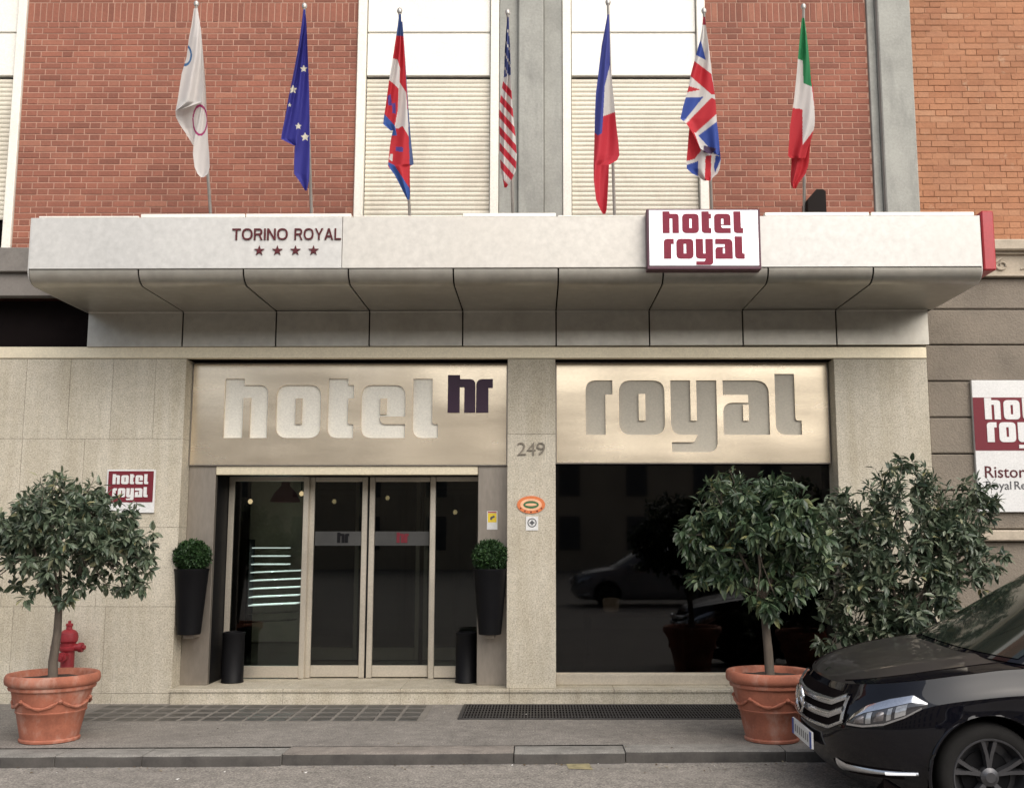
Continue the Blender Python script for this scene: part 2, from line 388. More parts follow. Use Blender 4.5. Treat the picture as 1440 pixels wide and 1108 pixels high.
def caps_loops(text, x, z, w, h):
    tot = sum(CAPS[c][0] + 13 for c in text) - 13; kx = w / tot; kz = h / 100; cur = 0; out = []
    for c in text:
        for lp in CAPS[c][1]: out.append([(x + (cur + px) * kx, z + py * kz) for px, py in rpoly(lp, 10)])
        cur += CAPS[c][0] + 13
    return out
ADV = {'hotel': [0, 530, 1055, 1395, 1920], 'royal': [0, 330, 840, 1357, 1872], 'hr': [0, 455]}
WID = {'hotel': 2175, 'royal': 2127, 'hr': 720}
def word_loops(wd, x, z, w):          # left edge, baseline, total width
    k = w / WID[wd]; out = []
    for ch, a in zip(wd, ADV[wd]):
        for c in GL[ch][1]:
            out.append([(x + (a + px) * k, z + py * k) for px, py in rpoly(c)])
    return out
def loops_mesh(name, loops, y, depth):     # filled outline in the XZ plane, front face at y
    cu = bpy.data.curves.new(name, 'CURVE'); cu.dimensions = '2D'; cu.fill_mode = 'BOTH'; cu.extrude = depth / 2
    for lp in loops:
        sp = cu.splines.new('POLY'); sp.points.add(len(lp) - 1)
        for p, q in zip(sp.points, lp): p.co = (q[0], q[1], 0, 1)
        sp.use_cyclic_u = True
    return curve_mesh(name, cu, y, depth)
def curve_mesh(name, cu, y, depth):
    ob = bpy.data.objects.new('tmp', cu); COL.objects.link(ob)
    dg = bpy.context.evaluated_depsgraph_get(); dg.update()
    me = bpy.data.meshes.new_from_object(ob.evaluated_get(dg)); me.name = name
    bpy.data.objects.remove(ob)
    me.transform(Matrix.Translation((0, y + depth / 2, 0)) @ Matrix.Rotation(math.pi / 2, 4, 'X'))
    return me
def text_mesh(name, body, x0, x1, z0, z1, y, depth=.004, bold=.0, stretch=True):
    cu = bpy.data.curves.new(name, 'FONT'); cu.body = body; cu.extrude = .02; cu.offset = bold; cu.resolution_u = 3
    me = curve_mesh(name, cu, 0, 0)
    co = np.array([v.co[:] for v in me.vertices]); mn, mx = co.min(0), co.max(0)
    sz = (z1 - z0) / (mx[2] - mn[2]); sx = (x1 - x0) / (mx[0] - mn[0]) if x1 is not None else sz
    for v in me.vertices:
        v.co = (x0 + (v.co.x - mn[0]) * sx, y + (v.co.y - mn[1]) / max(1e-6, mx[1] - mn[1]) * depth, z0 + (v.co.z - mn[2]) * sz)
    return me
def rect(x0, x1, z0, z1): return [(x0, z0), (x0, z1), (x1, z1), (x1, z0)]
def star_loop(cx, cz, r, n=5, q=.4, a0=math.pi / 2):
    return [(cx + (r if k % 2 == 0 else r * q) * math.cos(a0 + k * math.pi / n), cz + (r if k % 2 == 0 else r * q) * math.sin(a0 + k * math.pi / n)) for k in range(2 * n)]
def ell_loop(cx, cz, a, b, n=40): return [(cx + a * math.cos(2 * math.pi * k / n), cz + b * math.sin(2 * math.pi * k / n)) for k in range(n)]

# ================================================================== GROUND
gx0, gx1 = -60, 60
RZ = -.082
def kerb_y(x): return -2.37 + .030 * x
road = MB()
def road_z(y): return RZ - .032 * min(1.9, max(0, -2.35 - y))
for ya, yb in ((600, -2.35), (-2.35, -4.25), (-4.25, -600)):
    road.poly([(-600, ya, road_z(ya)), (-600, yb, road_z(yb)), (600, yb, road_z(yb)), (600, ya, road_z(ya))])
tag(road.build('road', M['asphalt']), kind='structure')
pv = MB()
P_ = []
for i in range(61):
    x = -9 + i * .3
    P_.append([(x, kerb_y(x) + .30 + (0.6 - kerb_y(x) - .30) * j / 12, .0015 * mnoise.noise(Vector((x, j * .4, 0))) if j < 12 else 0) for j in range(13)])
pv.grid(P_, flip=True)
pave = tag(pv.build('pavement', M['pave'], smooth=True), kind='structure')
kj = [-9, -7.4, -6.1, -4.95, -3.62, -2.97, -1.93, -.18, .67, 1.9, 3.1, 4.2, 5.5, 6.9, 9]
kerb = tag(MB().box(-9, 9, -2.0, -1.9, -.3, -.06).build('kerb', M['joint']), kind='structure')
for i in range(len(kj) - 1):
    a, b = kj[i] + .004, kj[i + 1] - .004
    dz = R.uniform(-.006, .006); dy = R.uniform(-.012, .012)
    q = MB(); rows = []
    ya, yb = kerb_y(a) + dy, kerb_y(b) + dy
    n = 10
    for k in range(n + 1):
        x = a + (b - a) * k / n; y = ya + (yb - ya) * k / n
        j1 = .007 * mnoise.noise(Vector((x * 3, 1, i))); j2 = .006 * mnoise.noise(Vector((x * 3, 7, i)))
        e = .0 if 0 < k < n else .012
        rows.append([(x, y + .31, -.2), (x, y + .305, dz - .002), (x, y + .03 + j1 + e * .3, dz + .004 - e * .4), (x, y + .010 + j1 + e * .5, dz - .006 + j2), (x, y + e, dz - .025 + j2), (x, y + .0 + e, -.2)])
    q.grid(rows, flip=True)
    q.poly(rows[0]); q.poly(rows[-1][::-1])
    ko = q.build('kerb_stone', M['kerb2'] if -1.95 < a < -.3 else M['kerb'], kerb, True, 35)
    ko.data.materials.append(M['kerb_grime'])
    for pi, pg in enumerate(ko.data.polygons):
        if pi < n * 5 and pi % 5 >= 3: pg.material_index = 1  # front face only: darker colour holding both grime and shade
# worn yellow road mark and litter
ym = at(813, 1080, 0)
yl = MB(); px_ = [(795, 1074), (828, 1075), (834, 1083), (800, 1082)]
def onz(px, py, Z):
    a = (px - CXP) / FPX; b = -(py - CYP) / FPX; c, s = math.cos(TH), math.sin(TH)
    t = (Z - CAMH) / (s + b * c); return (a * t, (c - b * s) * t - CAMD, Z)
yl.poly([(lambda q: (q[0], q[1], road_z(q[1]) + .004))(onz(*p, RZ - .01)) for p in px_][::-1])
ymm = mat('worn_yellow_paint', (.26, .225, .12), .9, var=.2, vs=12)
tag(yl.build('painted_mark', ymm), 'small faded yellow paint mark on the road below the kerb', 'road marking')
lit = MB()
for (x, y, z) in ((80, 1084, RZ + .003), (316, 1083, RZ + .003), (500, 1071, RZ + .003), (660, 1073, RZ + .003), (740, 1004, .004), (1005, 1076, RZ + .003), (720, 1075, RZ + .003), (841, 1073, RZ + .003), (520, 1090, RZ + .003), (990, 990, .004), (430, 1084, RZ + .003), (250, 1092, RZ + .003), (625, 1001, .02), (780, 999, .02), (735, 1004, .02)):
    p = Vector(onz(x, y, z)); p.z = road_z(p.y) + .003 if z < 0 else z; s_ = R.uniform(.006, .017); a = R.uniform(0, 3)
    d1 = Vector((math.cos(a), math.sin(a), 0)) * s_; d2 = Vector((-math.sin(a), math.cos(a), .3)) * s_ * .5
    lit.poly([p - d1, p + d2, p + d1 + Vector((0, 0, s_ * .4)), p - d2 * .7])
tag(lit.build('litter', M['paper']), 'scattered scraps of pale litter lying along the gutter', 'litter', kind='stuff')

fl = MB()
for k in range(260):
    x = R.uniform(-6, 6.5); g_ = R.random()
    y = kerb_y(x) - abs(R.gauss(0, .10)) - .01 if g_ < .6 else (R.uniform(-2.3, -.1) if g_ < .8 else R.uniform(-5.5, -2.5))
    z = (road_z(y) if y < kerb_y(x) else .0) + .004; s_ = R.uniform(.010, .026); a = R.uniform(0, 6.3); p = Vector((x, y, z))
    d1 = Vector((math.cos(a), math.sin(a), R.uniform(0, .3))) * s_; d2 = Vector((-math.sin(a), math.cos(a), R.uniform(0, .4))) * s_ * .45
    fl.poly([p, p + d1 * .6 + d2, p + d1 * 1.3, p + d1 * .6 - d2 + Vector((0, 0, .004))])
tag(fl.build('fallen_leaves', M['dead_leaf']), 'small dry leaves and grit scattered along the gutter', 'leaves', kind='stuff')
# iron grating and pavement lights beside the step
gr = thing('pavement_grating', (.6, -.5, 0), 'long dark iron grating set in pavement right of entrance step', 'grating')
GX0, GX1, GY0, GY1 = -.70, 2.05, -.88, -.10
MB().box(GX0, GX1, GY0, GY1, -.02, .0035).build('pit_plate', M['shadow_gap'], gr)
q = MB()
for (a, b, c, d) in ((GX0 - .02, GX1 + .02, GY0 - .02, GY0 + .012), (GX0 - .02, GX1 + .02, GY1 - .012, GY1 + .02), (GX0 - .02, GX0 + .012, GY0 + .0125, GY1 - .0125), (GX1 - .012, GX1 + .02, GY0 + .0125, GY1 - .0125)):
    q.box(a, b, c, d, 0, .012, .002)
q.build('rim', M['iron'], gr)
q = MB(); n = 95
for k in range(1, n):
    x = GX0 + (GX1 - GX0) * k / n; q.box(x - .006, x + .006, GY0 + .013, GY1 - .013, .0, .010)
for k in range(1, 6):
    y = GY0 + (GY1 - GY0) * k / 6; q.box(GX0 + .013, GX1 - .013, y - .008, y + .008, -.001, .0085)
tag(q.build('grate_bars', M['iron'], gr), kind='stuff')
pl = thing('pavement_light', (-2.1, -.55, 0), 'grid of dark glass blocks set in pavement below the entrance step', 'pavement light')
MB().box(-4.25, -1.02, -1.02, -.10, -.03, .004).build('concrete_frame', M['lens_frame'], pl)
lensm = MB().box(-.082, .082, -.085, .085, .0, .009, .006).mesh('glass_block'); lensm.materials.append(M['lens'])
for i in range(16):
    for j in range(4):
        ob = bpy.data.objects.new('glass_block', lensm.copy() if False else lensm); COL.objects.link(ob)
        ob.location = (-1.16 - i * .195, -.21 - j * .232, .0 if i < 10 else -.003)
        adopt(ob, pl)

# ================================================================== HOTEL BUILDING
HB = thing('hotel_building', (0, 3, 0), 'red brick hotel with granite ground floor, white shuttered windows and entrance', 'building')
WX = -9.0
# body mass behind the facade
MB().box(WX, 4.02, .55, 10, 3.48, 13.5).build('upper_storeys', M['brick'], HB)
MB().box(WX, 4.02, .12, .549, 7.95, 13.5).build('upper_front', M['brick'], HB)
# --- brick panels
BY = .12
PX, PZ, JT = .231, .0672, .0095      # stretcher module, course height, joint
BR_IND = []; BR_STUFF = MB()
def brick_v(w, h, d=.03, c=.003):
    return ([(-w/2+c, 0, -h/2+c), (w/2-c, 0, -h/2+c), (w/2-c, 0, h/2-c), (-w/2+c, 0, h/2-c), (-w/2, c, -h/2), (w/2, c, -h/2), (w/2, c, h/2), (-w/2, c, h/2), (-w/2, d, -h/2), (w/2, d, -h/2), (w/2, d, h/2), (-w/2, d, h/2)],
            [(0, 1, 2, 3), (4, 5, 1, 0), (5, 6, 2, 1), (6, 7, 3, 2), (7, 4, 0, 3), (8, 9, 5, 4), (9, 10, 6, 5), (10, 11, 7, 6), (11, 8, 4, 7)])
MESHC = {}
def brick_mesh(w, h, key):
    if key not in MESHC:
        v, f = brick_v(w, h); MESHC[key] = MB().add(v, f).mesh('brick'); MESHC[key].materials.append(M[key[0]])
    return MESHC[key]
def lay(x0, x1, z0, z1, y, parent, matk, px, pz, limit, stuff, soldier=None, indiv=lambda x, z: True, jit=.0015):
    """Flemish bond: stretcher, header, stretcher ..."""
    cnt = 0; r = 0; z = z0
    hd = px / 2
    while z < z1 - .02:
        h = pz
        sold = soldier and abs(z - soldier) < pz * .51
        if sold: h = px * .97
        x = x0; k = 0
        if not sold:
            off = 0 if r % 2 == 0 else px * .75
        cur = x0 - (0 if sold else off); k = 0
        while cur < x1 - .01:
            wd = pz if sold else (px if k % 2 == 0 else hd)
            a, b = max(cur, x0), min(cur + wd, x1)
            if b - a > .03:
                bw, bh = (b - a) - JT, h - JT * (.9 if not sold else 1)
                c = ((a + b) / 2, y + R.uniform(-jit, jit), z + h / 2)
                if cnt < limit and indiv(c[0], c[2]):
                    key = (matk, round(bw, 3), round(bh, 3))
                    ob = bpy.data.objects.new('brick', brick_mesh(bw, bh, key)); COL.objects.link(ob)
                    ob.location = c; ob.rotation_euler = (0, R.uniform(-.004, .004), 0); adopt(ob, parent); cnt += 1
                else:
                    v, f = brick_v(bw, bh); stuff.add([(p[0] + c[0], p[1] + c[1], p[2] + c[2]) for p in v], f)
            cur += wd; k += 1
        z += h; r += 1
    return cnt
stuffL = MB()
wl = MB().box(-5.555, -1.955, BY + .0045, BY + .2, 4.30, 7.95).build('brick_wall', M['mortar'], HB)
lay(-5.555, -1.955, 4.42, 7.9, BY, wl, 'brick', PX, PZ, 205, stuffL, soldier=4.42 + 41 * PZ)
tag(stuffL.build('brick_field', M['brick'], wl), kind='stuff')
stuffR = MB()
wr = MB().box(1.825, 3.575, BY + .0045, BY + .2, 4.30, 7.95).build('brick_wall', M['mortar'], HB)
lay(1.825, 3.575, 4.42, 7.9, BY, wr, 'brick', PX, PZ, 95, stuffR, soldier=4.42 + 41 * PZ)
tag(stuffR.build('brick_field', M['brick'], wr), kind='stuff')
# --- concrete pilasters
MB().box(-.412, -.21, .10, .3, 4.3, 7.95, .006).box(.068, .264, .10, .3, 4.3, 7.95, .006).box(-.207, .065, .03, .3, 4.3, 7.95, .012).build('concrete_pilaster', M['concrete'], HB)
MB().box(3.578, 3.66, .09, .3, 4.3, 7.95, .006).box(3.663, 4.018, .0, .3, 4.3, 7.95, .012).build('concrete_pilaster', M['concrete'], HB)
# --- windows with white panels and roller shutters
def window(xa, xb, j=.095):
    wd = MB().box(xa, xb, .22, .3, 4.3, 7.95).build('window', M['shadow_gap'], HB)
    for (a, b) in ((xa + .003, xa + j), (xb - j, xb - .003)):
        solid(a, b, .09, .22, 4.3, 7.95, 'jamb', M['frame_white'], wd, .006)
    ia, ib = xa + j + .008, xb - j - .008
    for (z0, z1) in ((7.07, 7.94), (6.57, 7.055)):
        solid(ia, ib, .14, .21, z0, z1, 'panel', M['panel_white'], wd, .006)
    sm = []
    n = 31; ph = .0508
    for k in range(n):
        z = 6.545 - k * ph
        prof = [(.1775, z), (.1705, z - .012), (.1685, z - .025), (.1705, z - .039), (.1785, z - .0495)]
        q = MB(); q.grid([[(ia, y, zz) for (y, zz) in prof], [(ib, y, zz) for (y, zz) in prof]])
        q.poly([(ia, .1785, z - .0495), (ia, .19, z - .0507), (ib, .19, z - .0507), (ib, .1785, z - .0495)])
        q.build('shutter_slat', M['slat'], wd, True, 50)
    return wd
window(-1.952, -.414)
window(.266, 1.822)
window(-7.3, -5.557)
# --- left end: grey cornice, dark opening
MB().box(WX, -4.55, -.06, .119, 4.345, 4.60, .006).build('cornice_band', M['cornice'], HB)
MB().box(WX, -4.55, .0, .119, 4.10, 4.343, .006).build('cornice_band', M['cornice'], HB)
MB().box(WX, -4.64, .30, .5, 3.4, 4.11).build('dark_recess', M['shadow_gap'], HB)
MB().box(WX, 4.0, .06, .54, 3.50, 3.56).box(-4.6, 4.0, .06, .54, 3.56, 4.35).build('lintel_core', M['cornice'], HB)
# --- beam strip above the ground floor
solid(WX, 4.0, -.012, .058, 3.442, 3.562, 'beam_strip', M['beam'], HB, .006)
# --- granite cladding
def slabs(name, cols_rows, y, depth, ret=0):
    """cols_rows: (x0,x1,z0,z1) pieces"""
    xs0 = min(c[0] for c in cols_rows); xs1 = max(c[1] for c in cols_rows); z0 = min(c[2] for c in cols_rows); z1 = max(c[3] for c in cols_rows)
    base = MB().box(xs0 + .002, xs1 - .002, y + .004, y + depth, z0, z1 - .002).build(name, M['joint'], HB)
    for (a, b, c, d) in cols_rows:
        la = .0015 if a > xs0 + .01 else 0; lb = .0015 if b < xs1 - .01 else 0
        solid(a + la, b - lb, y + R.uniform(-.0012, .0012), y + depth - (.002 if ret else 0) - .001, c + .0015, d - .0015, 'granite_slab', M['granite'], base, .002)
    return base
GZ = 3.44
pc = []
ux = [WX, -7.9, -7.0, -6.1, -5.68, -5.245, -4.794, -4.358, -3.921, -3.61]
for a, b in zip(ux, ux[1:]): pc.append((a, b, 2.614, GZ))
lx = [WX, -7.6, -6.4, -5.242, -4.607, -3.61]
for a, b in zip(lx, lx[1:]): pc.append((a, b, 1.72, 2.614))
for a, b in zip([WX, -7.2, -5.9, -5.35, -4.406, -3.61], [-7.2, -5.9, -5.35, -4.406, -3.61]): pc.append((a, b, .937, 1.72))
for a, b in zip([WX, -7.5, -6.3, -5.217, -4.30, -3.61], [-7.5, -6.3, -5.217, -4.30, -3.61]): pc.append((a, b, .10, .937))
for a, b in zip([WX, -7.0, -5.6, -4.2], [-7.0, -5.6, -4.2, -3.61]): pc.append((a, b, -.05, .10))
slabs('granite_wall', pc, 0, .30)
MB().box(WX, -3.70, .301, .549, 0, 3.44).build('backing_wall', M['wall_dark'], HB)
slabs('granite_pillar', [(-.307, .182, .146, 2.66), (-.307, .182, 2.66, GZ)], 0, .34)
slabs('granite_pier', [(3.045, 4.0, -.05, 1.25), (3.045, 4.0, 1.25, GZ)], 0, .34)
# --- step and sill
q = MB().box(-3.608, 3.043, -.02, .0, -.05, .145).box(-3.608, 3.043, .0, 1.4, -.05, .12)
step = q.build('step', M['joint'], HB)
xs = [-3.608, -2.5, -1.35, -.28, .75, 1.9, 3.043]
for a, b in zip(xs, xs[1:]):
    solid(a + .0015, b - .0015, -.03, -.0205, -.03, .112, 'riser_slab', M['granite_step'], step, .002)
    solid(a + .0015, b - .0015, -.045, (1.38 if b < -.2 else .36), .1135, .146, 'tread_slab', M['granite_step'], step, .004)
# --- metal cladding of the recess, door portal
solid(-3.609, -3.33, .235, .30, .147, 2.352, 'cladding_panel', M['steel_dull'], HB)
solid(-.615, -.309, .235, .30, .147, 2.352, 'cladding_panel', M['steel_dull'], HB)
solid(-3.327, -.618, .225, .32, 2.262, 2.352, 'portal_header', M['beam'], HB)
solid(-3.352, -3.33, .301, .80, .147, 2.30, 'portal_jamb', M['black'], HB)
solid(-.616, -.59, .301, .80, .147, 2.30, 'portal_jamb', M['black'], HB)
solid(-3.33, -.617, .321, .80, 2.275, 2.30, 'portal_soffit', M['black'], HB)
# --- doors
DY = .70
def leaf(name, xa, xb, y, zb=.15, zt=2.27, st=.06, rail=.13, sa=True, sb=True, glass='glass'):
    p = MB()
    if sa: p.box(xa, xa + st, y, y + .05, zb, zt, .004)
    if sb: p.box(xb - st, xb, y, y + .05, zb, zt, .004)
    fr = p.build(name, M['frame_metal'], HB)
    a = xa + (st if sa else 0) + .001; b = xb - (st if sb else 0) - .001
    solid(a, b, y + .003, y + .047, zb + .01, zb + rail, 'bottom_rail', M['frame_metal'], fr)
    solid(a, b, y + .003, y + .047, zt - .05, zt, 'top_rail', M['frame_metal'], fr)
    MB().box(a - .01, b + .01, y + .02, y + .028, zb + rail - .01, zt - .04).build('glass_pane', M[glass], fr)
    return fr
leaf('sidelight', -3.325, -2.462, DY)
l1 = leaf('door_leaf', -2.47, -1.838, DY + .06)
l2 = leaf('door_leaf', -1.818, -1.105, DY + .06)
leaf('sidelight', -1.155, -.617, DY, sb=False)
MB().box(-1.8365, -1.8195, DY + .07, DY + .10, .15, 2.27).build('meeting_seal', M['black'], HB)
for lf, a, b, mk, xl in ((l1, -2.40, -1.90, 'black', -2.10), (l2, -1.755, -1.17, 'burgundy', -1.46)):
    z0 = at(500, 767, DY).z; z1 = at(500, 747, DY).z
    MB().box(a, b, DY + .076, DY + .079, z0, z1).build('film_band', M['film'], lf)
    put('logo', loops_mesh('logo', word_loops('hr', xl - .06, z0 + .03, .13), DY + .070, .004), M[mk], lf)
# --- big tinted window
wf = MB().box(.184, 3.043, .30, .345, .147, .262, .004).build('shop_window', M['frame_metal'], HB)
MB().box(.19, 3.04, .318, .326, .255, 2.46).build('glass_pane', M['dark_glass'], wf)
solid(.184, 3.043, .24, .298, .147, .250, 'sill', M['frame_metal'], wf, .006)
MB().box(.184, 3.043, .30, .345, 2.365, 2.46, .004).build('head_rail', M['black'], wf)
# --- sign backing box between ceiling and openings, lobby shell
MB().box(-3.609, -.308, .345, .56, 2.36, 3.44).box(.183, 3.044, .35, .56, 2.47, 3.44).build('bulkhead', M['wall_dark'], HB)
MB().box(-3.609, 3.044, .06, .5, 3.4405, 3.50).build('recess_ceiling', M['shadow_gap'], HB)
lob = MB()
lob.box(WX, 4.0, 7.0, 7.1, 0, 3.47).box(-6.1, -6.0, .55, 7, 0, 3.47).box(3.9, 4.0, .35, 7, 0, 3.47)
lob.build('lobby_wall', M['wall_dark'], HB)
MB().box(-6.0, 3.9, .40, 7, 3.1, 3.2).build('lobby_ceiling', M['wall_dark'], HB)
MB().box(-6.0, 3.9, 1.405, 7, .05, .145).box(-.2, 3.9, .37, 1.4, .05, .140).build('lobby_floor', M['floor_dark'], HB)
MB().box(-.19, .1, .341, 1.6, .147, 3.1).build('lobby_wall', M['wall_dark'], HB)
# inner door frames of the vestibule
for (xa, xb) in ((-2.9, -2.2), (-2.15, -1.45), (-1.4, -.7)):
    fr = MB().box(xa, xa + .05, 2.4, 2.44, .15, 2.35, .004).box(xb - .05, xb, 2.4, 2.44, .15, 2.35, .004).box(xa + .051, xb - .051, 2.4, 2.44, .15, .30, .004).build('inner_door', M['frame_metal'], HB)
    MB().box(xa + .04, xb - .04, 2.418, 2.422, .3, 2.3).build('glass_pane', M['glass'], fr)

# ================================================================== CANOPY
CA = thing('entrance_canopy', (-.3, -.6, 4.0), 'long pale metal canopy above the entrance with curved panelled underside', 'canopy')
FY = -1.28
cx = [-4.66, -3.655, -2.694, -1.733, -.772, .19, 1.151, 2.112, 3.075, 4.075]
for i, (a, b, mk) in enumerate(((-4.66, -1.797, 'fascia'), (-1.793, 1.30, 'fascia2'), (1.304, 4.075, 'fascia'))):
    solid(a, b, FY, FY + .05, 4.062, 4.545, 'fascia_panel', M[mk], CA, .004)
prof = [(FY + .004, 4.052)]
for k in range(9):
    a = math.pi / 2 * k / 8
    prof.append((-1.125 - .15 * math.cos(a), 4.045 - .118 * math.sin(a)))
prof += [(-.8, 3.929), (-.4, 3.932), (-.045, 3.936)]
prof2 = [(-.045, 3.933), (-.030, 3.918), (-.030, 3.572), (-.02, 3.5655), (.03, 3.565)]
for a, b in zip(cx, cx[1:]):
    g = .0075
    wob = R.uniform(-.0025, .0025)
    q = MB(); P1 = [(y, z + wob) for (y, z) in prof]
    q.grid([[(a + g, y, z) for (y, z) in P1], [(b - g, y, z) for (y, z) in P1]], flip=True)
    q.grid([[(a + g, y + .012, z + .012) for (y, z) in P1], [(b - g, y + .012, z + .012) for (y, z) in P1]])
    q.grid([[(a + g, y, z) for (y, z) in P1], [(a + g, y + .012, z + .012) for (y, z) in P1]])
    q.grid([[(b - g, y, z) for (y, z) in P1], [(b - g, y + .012, z + .012) for (y, z) in P1]], flip=True)
    q.build('soffit_panel', M['soffit'], CA, True, 35)
    a2 = a if a > -4.6 else -4.638; b2 = b if b < 4.0 else 4.03
    q = MB(); q.grid([[(a2 + g, y, z) for (y, z) in prof2], [(b2 - g, y, z) for (y, z) in prof2]], flip=True)
    q.grid([[(a2 + g, y, z) for (y, z) in prof2], [(a2 + g, .03, z) for (y, z) in prof2]]); q.grid([[(b2 - g, y, z) for (y, z) in prof2], [(b2 - g, .03, z) for (y, z) in prof2]], flip=True)
    q.build('wall_panel', M['soffit'], CA, True, 35)
# dark core behind the panel joints and canopy deck
core = MB()
cp = [(y + .016, z + .018) for (y, z) in prof] + [(.02, 3.95), (.02, 4.50), (FY + .055, 4.50)]
for xa in (-4.652, 4.067): pass
core.grid([[(-4.652, y, z) for (y, z) in cp + cp[:1]], [(4.067, y, z) for (y, z) in cp + cp[:1]]], flip=True)
core.poly([(-4.652, y, z) for (y, z) in cp]); core.poly([(4.067, y, z) for (y, z) in cp][::-1])
core.box(-4.63, 4.02, -.012, .028, 3.58, 3.93)
core.build('core', M['shadow_gap'], CA)
for xa, s in ((-4.668, 0), (4.068, 1)):
    ep = [(y, z) for (y, z) in prof] + [(.118, 3.94), (.118, 4.545), (FY + .003, 4.545)]
    q = MB(); q.poly([(xa, y, z) for (y, z) in ep]); q.poly([(xa + .008, y, z) for (y, z) in ep][::-1])
    q.grid([[(xa, y, z) for (y, z) in ep + ep[:1]], [(xa + .008, y, z) for (y, z) in ep + ep[:1]]], flip=True)
    q.build('end_cheek', M['fascia'], CA)
MB().box(-4.65, 4.06, FY + .052, .118, 4.505, 4.53).build('deck', M['cornice'], CA)
for (a, b) in ((-3.66, -2.70), (-2.69, -1.72), (-.69, .17), (2.10, 3.06), (3.08, 4.03), (-4.60, -3.68)):
    solid(a, b, FY + .01, FY + .10, 4.5475, 4.583 if a > -4.5 else 4.565, 'cap_strip', M['cap'], CA, .004)
for (a, b) in ((-1.70, -.70), (.19, 1.0)):
    solid(a, b, FY + .01, FY + .10, 4.5475, 4.56, 'cap_strip', M['cap'], CA, .004)
z0 = at(400, 337, FY).z; z1 = at(400, 321, FY).z
for wd_, ua, ub in (('TORINO', 327, 405), ('ROYAL', 414.5, 480)):
    xl_ = at(ua, 330, FY).x
    put('lettering', loops_mesh('lettering', caps_loops(wd_, xl_, z0, at(ub, 330, FY).x - xl_, z1 - z0), FY - .012, .010), M['maroon'], CA)
for k in range(4):
    p = at(365 + k * 25.4, 352, FY); put('star', loops_mesh('star', [star_loop(p.x, p.z, .05)], FY - .012, .010), M['maroon'], CA)
CA.rotation_euler.y = -.0028

# ================================================================== SIGNS
def sign_panel(name, x0, x1, z0, z1, wd, lx, lz, lw, back, label):
    t = thing(name, ((x0 + x1) / 2, .22, z0), label, 'sign')
    put('steel_plate', loops_mesh('steel_plate', [rect(x0, x1, z0, z1)] + word_loops(wd, lx, lz, lw), .195, .026), M['steel'], t)
    MB().box(x0 + .01, x1 - .01, .2215, .235, z0 + .01, z1 - .01).build('letter_backing', M[back], t)
    e = .012
    q = MB()
    for (a, b, c, d) in ((x0, x1, z0 - e, z0), (x0, x1, z1, z1 + e), (x0 - e, x0, z0 - e, z1 + e), (x1, x1 + e, z0 - e, z1 + e)): q.box(a, b, .20, .34, c, d)
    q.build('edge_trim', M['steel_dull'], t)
    return t
sp1 = sign_panel('cutout_sign', -3.592, -.325, 2.366, 3.415, 'hotel', -3.259, 2.642, 2.224, 'acrylic', 'brushed steel sign panel with cut-out hotel lettering and purple logo over the doors')
put('logo', loops_mesh('logo', word_loops('hr', -.935, 2.905, .468), .183, .011), M['purple'], sp1)
sp2 = sign_panel('cutout_sign', .199, 3.022, 2.388, 3.425, 'royal', .50, 2.674, 2.243, 'acrylic2', 'brushed steel sign panel with cut-out royal lettering over the dark window')
put('small_print', text_mesh('small_print', 'TREIBER', 2.86, 2.99, 2.405, 2.425, .19, .004), M['dkgrey'], sp2) if False else None

# illuminated box sign on the fascia
t = thing('light_box_sign', (1.53, FY, 4.06), 'white light box reading hotel royal in red on the canopy front', 'sign')
a = at(909, 294, FY - .13); b = at(1071, 379, FY - .13)
x0, x1, z1, z0 = a.x, b.x, a.z, b.z
MB().box(x0, x1, FY - .13, FY - .002, z0, z1, .006).build('casing', M['dark_edge'], t)
f_ = .022
MB().box(x0 + f_, x1 - f_, FY - .138, FY - .131, z0 + f_ + .012, z1 - .014, .002).build('face', M['lightbox'], t)
za = at(990, 328.0, FY - .14).z; zb = at(990, 364.0, FY - .14).z
xa = at(932, 330, FY - .14).x; xw = (at(1047, 330, FY - .14).x - xa) * .985
put('lettering', loops_mesh('lettering', word_loops('hotel', xa, za, xw), FY - .142, .004), M['crimson'], t)
put('lettering', loops_mesh('lettering', word_loops('royal', xa + .008, zb, xw), FY - .142, .004), M['crimson'], t)
# red end sign
t = thing('red_end_sign', (4.2, FY, 4.0), 'narrow red enamel sign box fixed to right end of canopy', 'sign')
a = at(1381, 297, FY + .1); b = at(1400, 383, FY + .1)
MB().box(4.098, 4.098 + .115, FY + .02, FY + .5, b.z, a.z - .02, .012).build('red_box', M['red_metal'], t)
MB().box(4.0765, 4.0975, FY + .1, FY + .4, b.z + .15, b.z + .2).box(4.0765, 4.0975, FY + .1, FY + .4, a.z - .2, a.z - .15).build('bracket', M['steel_dull'], t)
# small plaque on the granite
t = thing('wall_plaque', (-4.1, -.02, 1.86), 'small maroon hotel royal plaque on granite wall behind the left tree', 'sign')
MB().box(-4.352, -3.862, -.022, -.001, 1.865, 2.30, .003).build('plate', M['white_sign'], t)
MB().box(-4.335, -3.879, -.026, -.0225, 1.972, 2.284).build('burgundy_field', M['burgundy'], t)
put('lettering', loops_mesh('lettering', word_loops('hotel', -4.29, 2.153, .36), -.030, .0035), M['white_sign'], t)
put('lettering', loops_mesh('lettering', word_loops('royal', -4.285, 2.022, .355), -.030, .0035), M['white_sign'], t)
# house number
t = thing('house_number', (-.06, -.01, 2.44), 'thin grey house number 249 on the middle granite pillar', 'house number')
for k, ch in enumerate('249'):
    x = -.205 + k * .097
    put('digit', text_mesh('digit', ch, x, x + .088, 2.447, 2.577, -.014, .012, -.010), M['digit'], t)
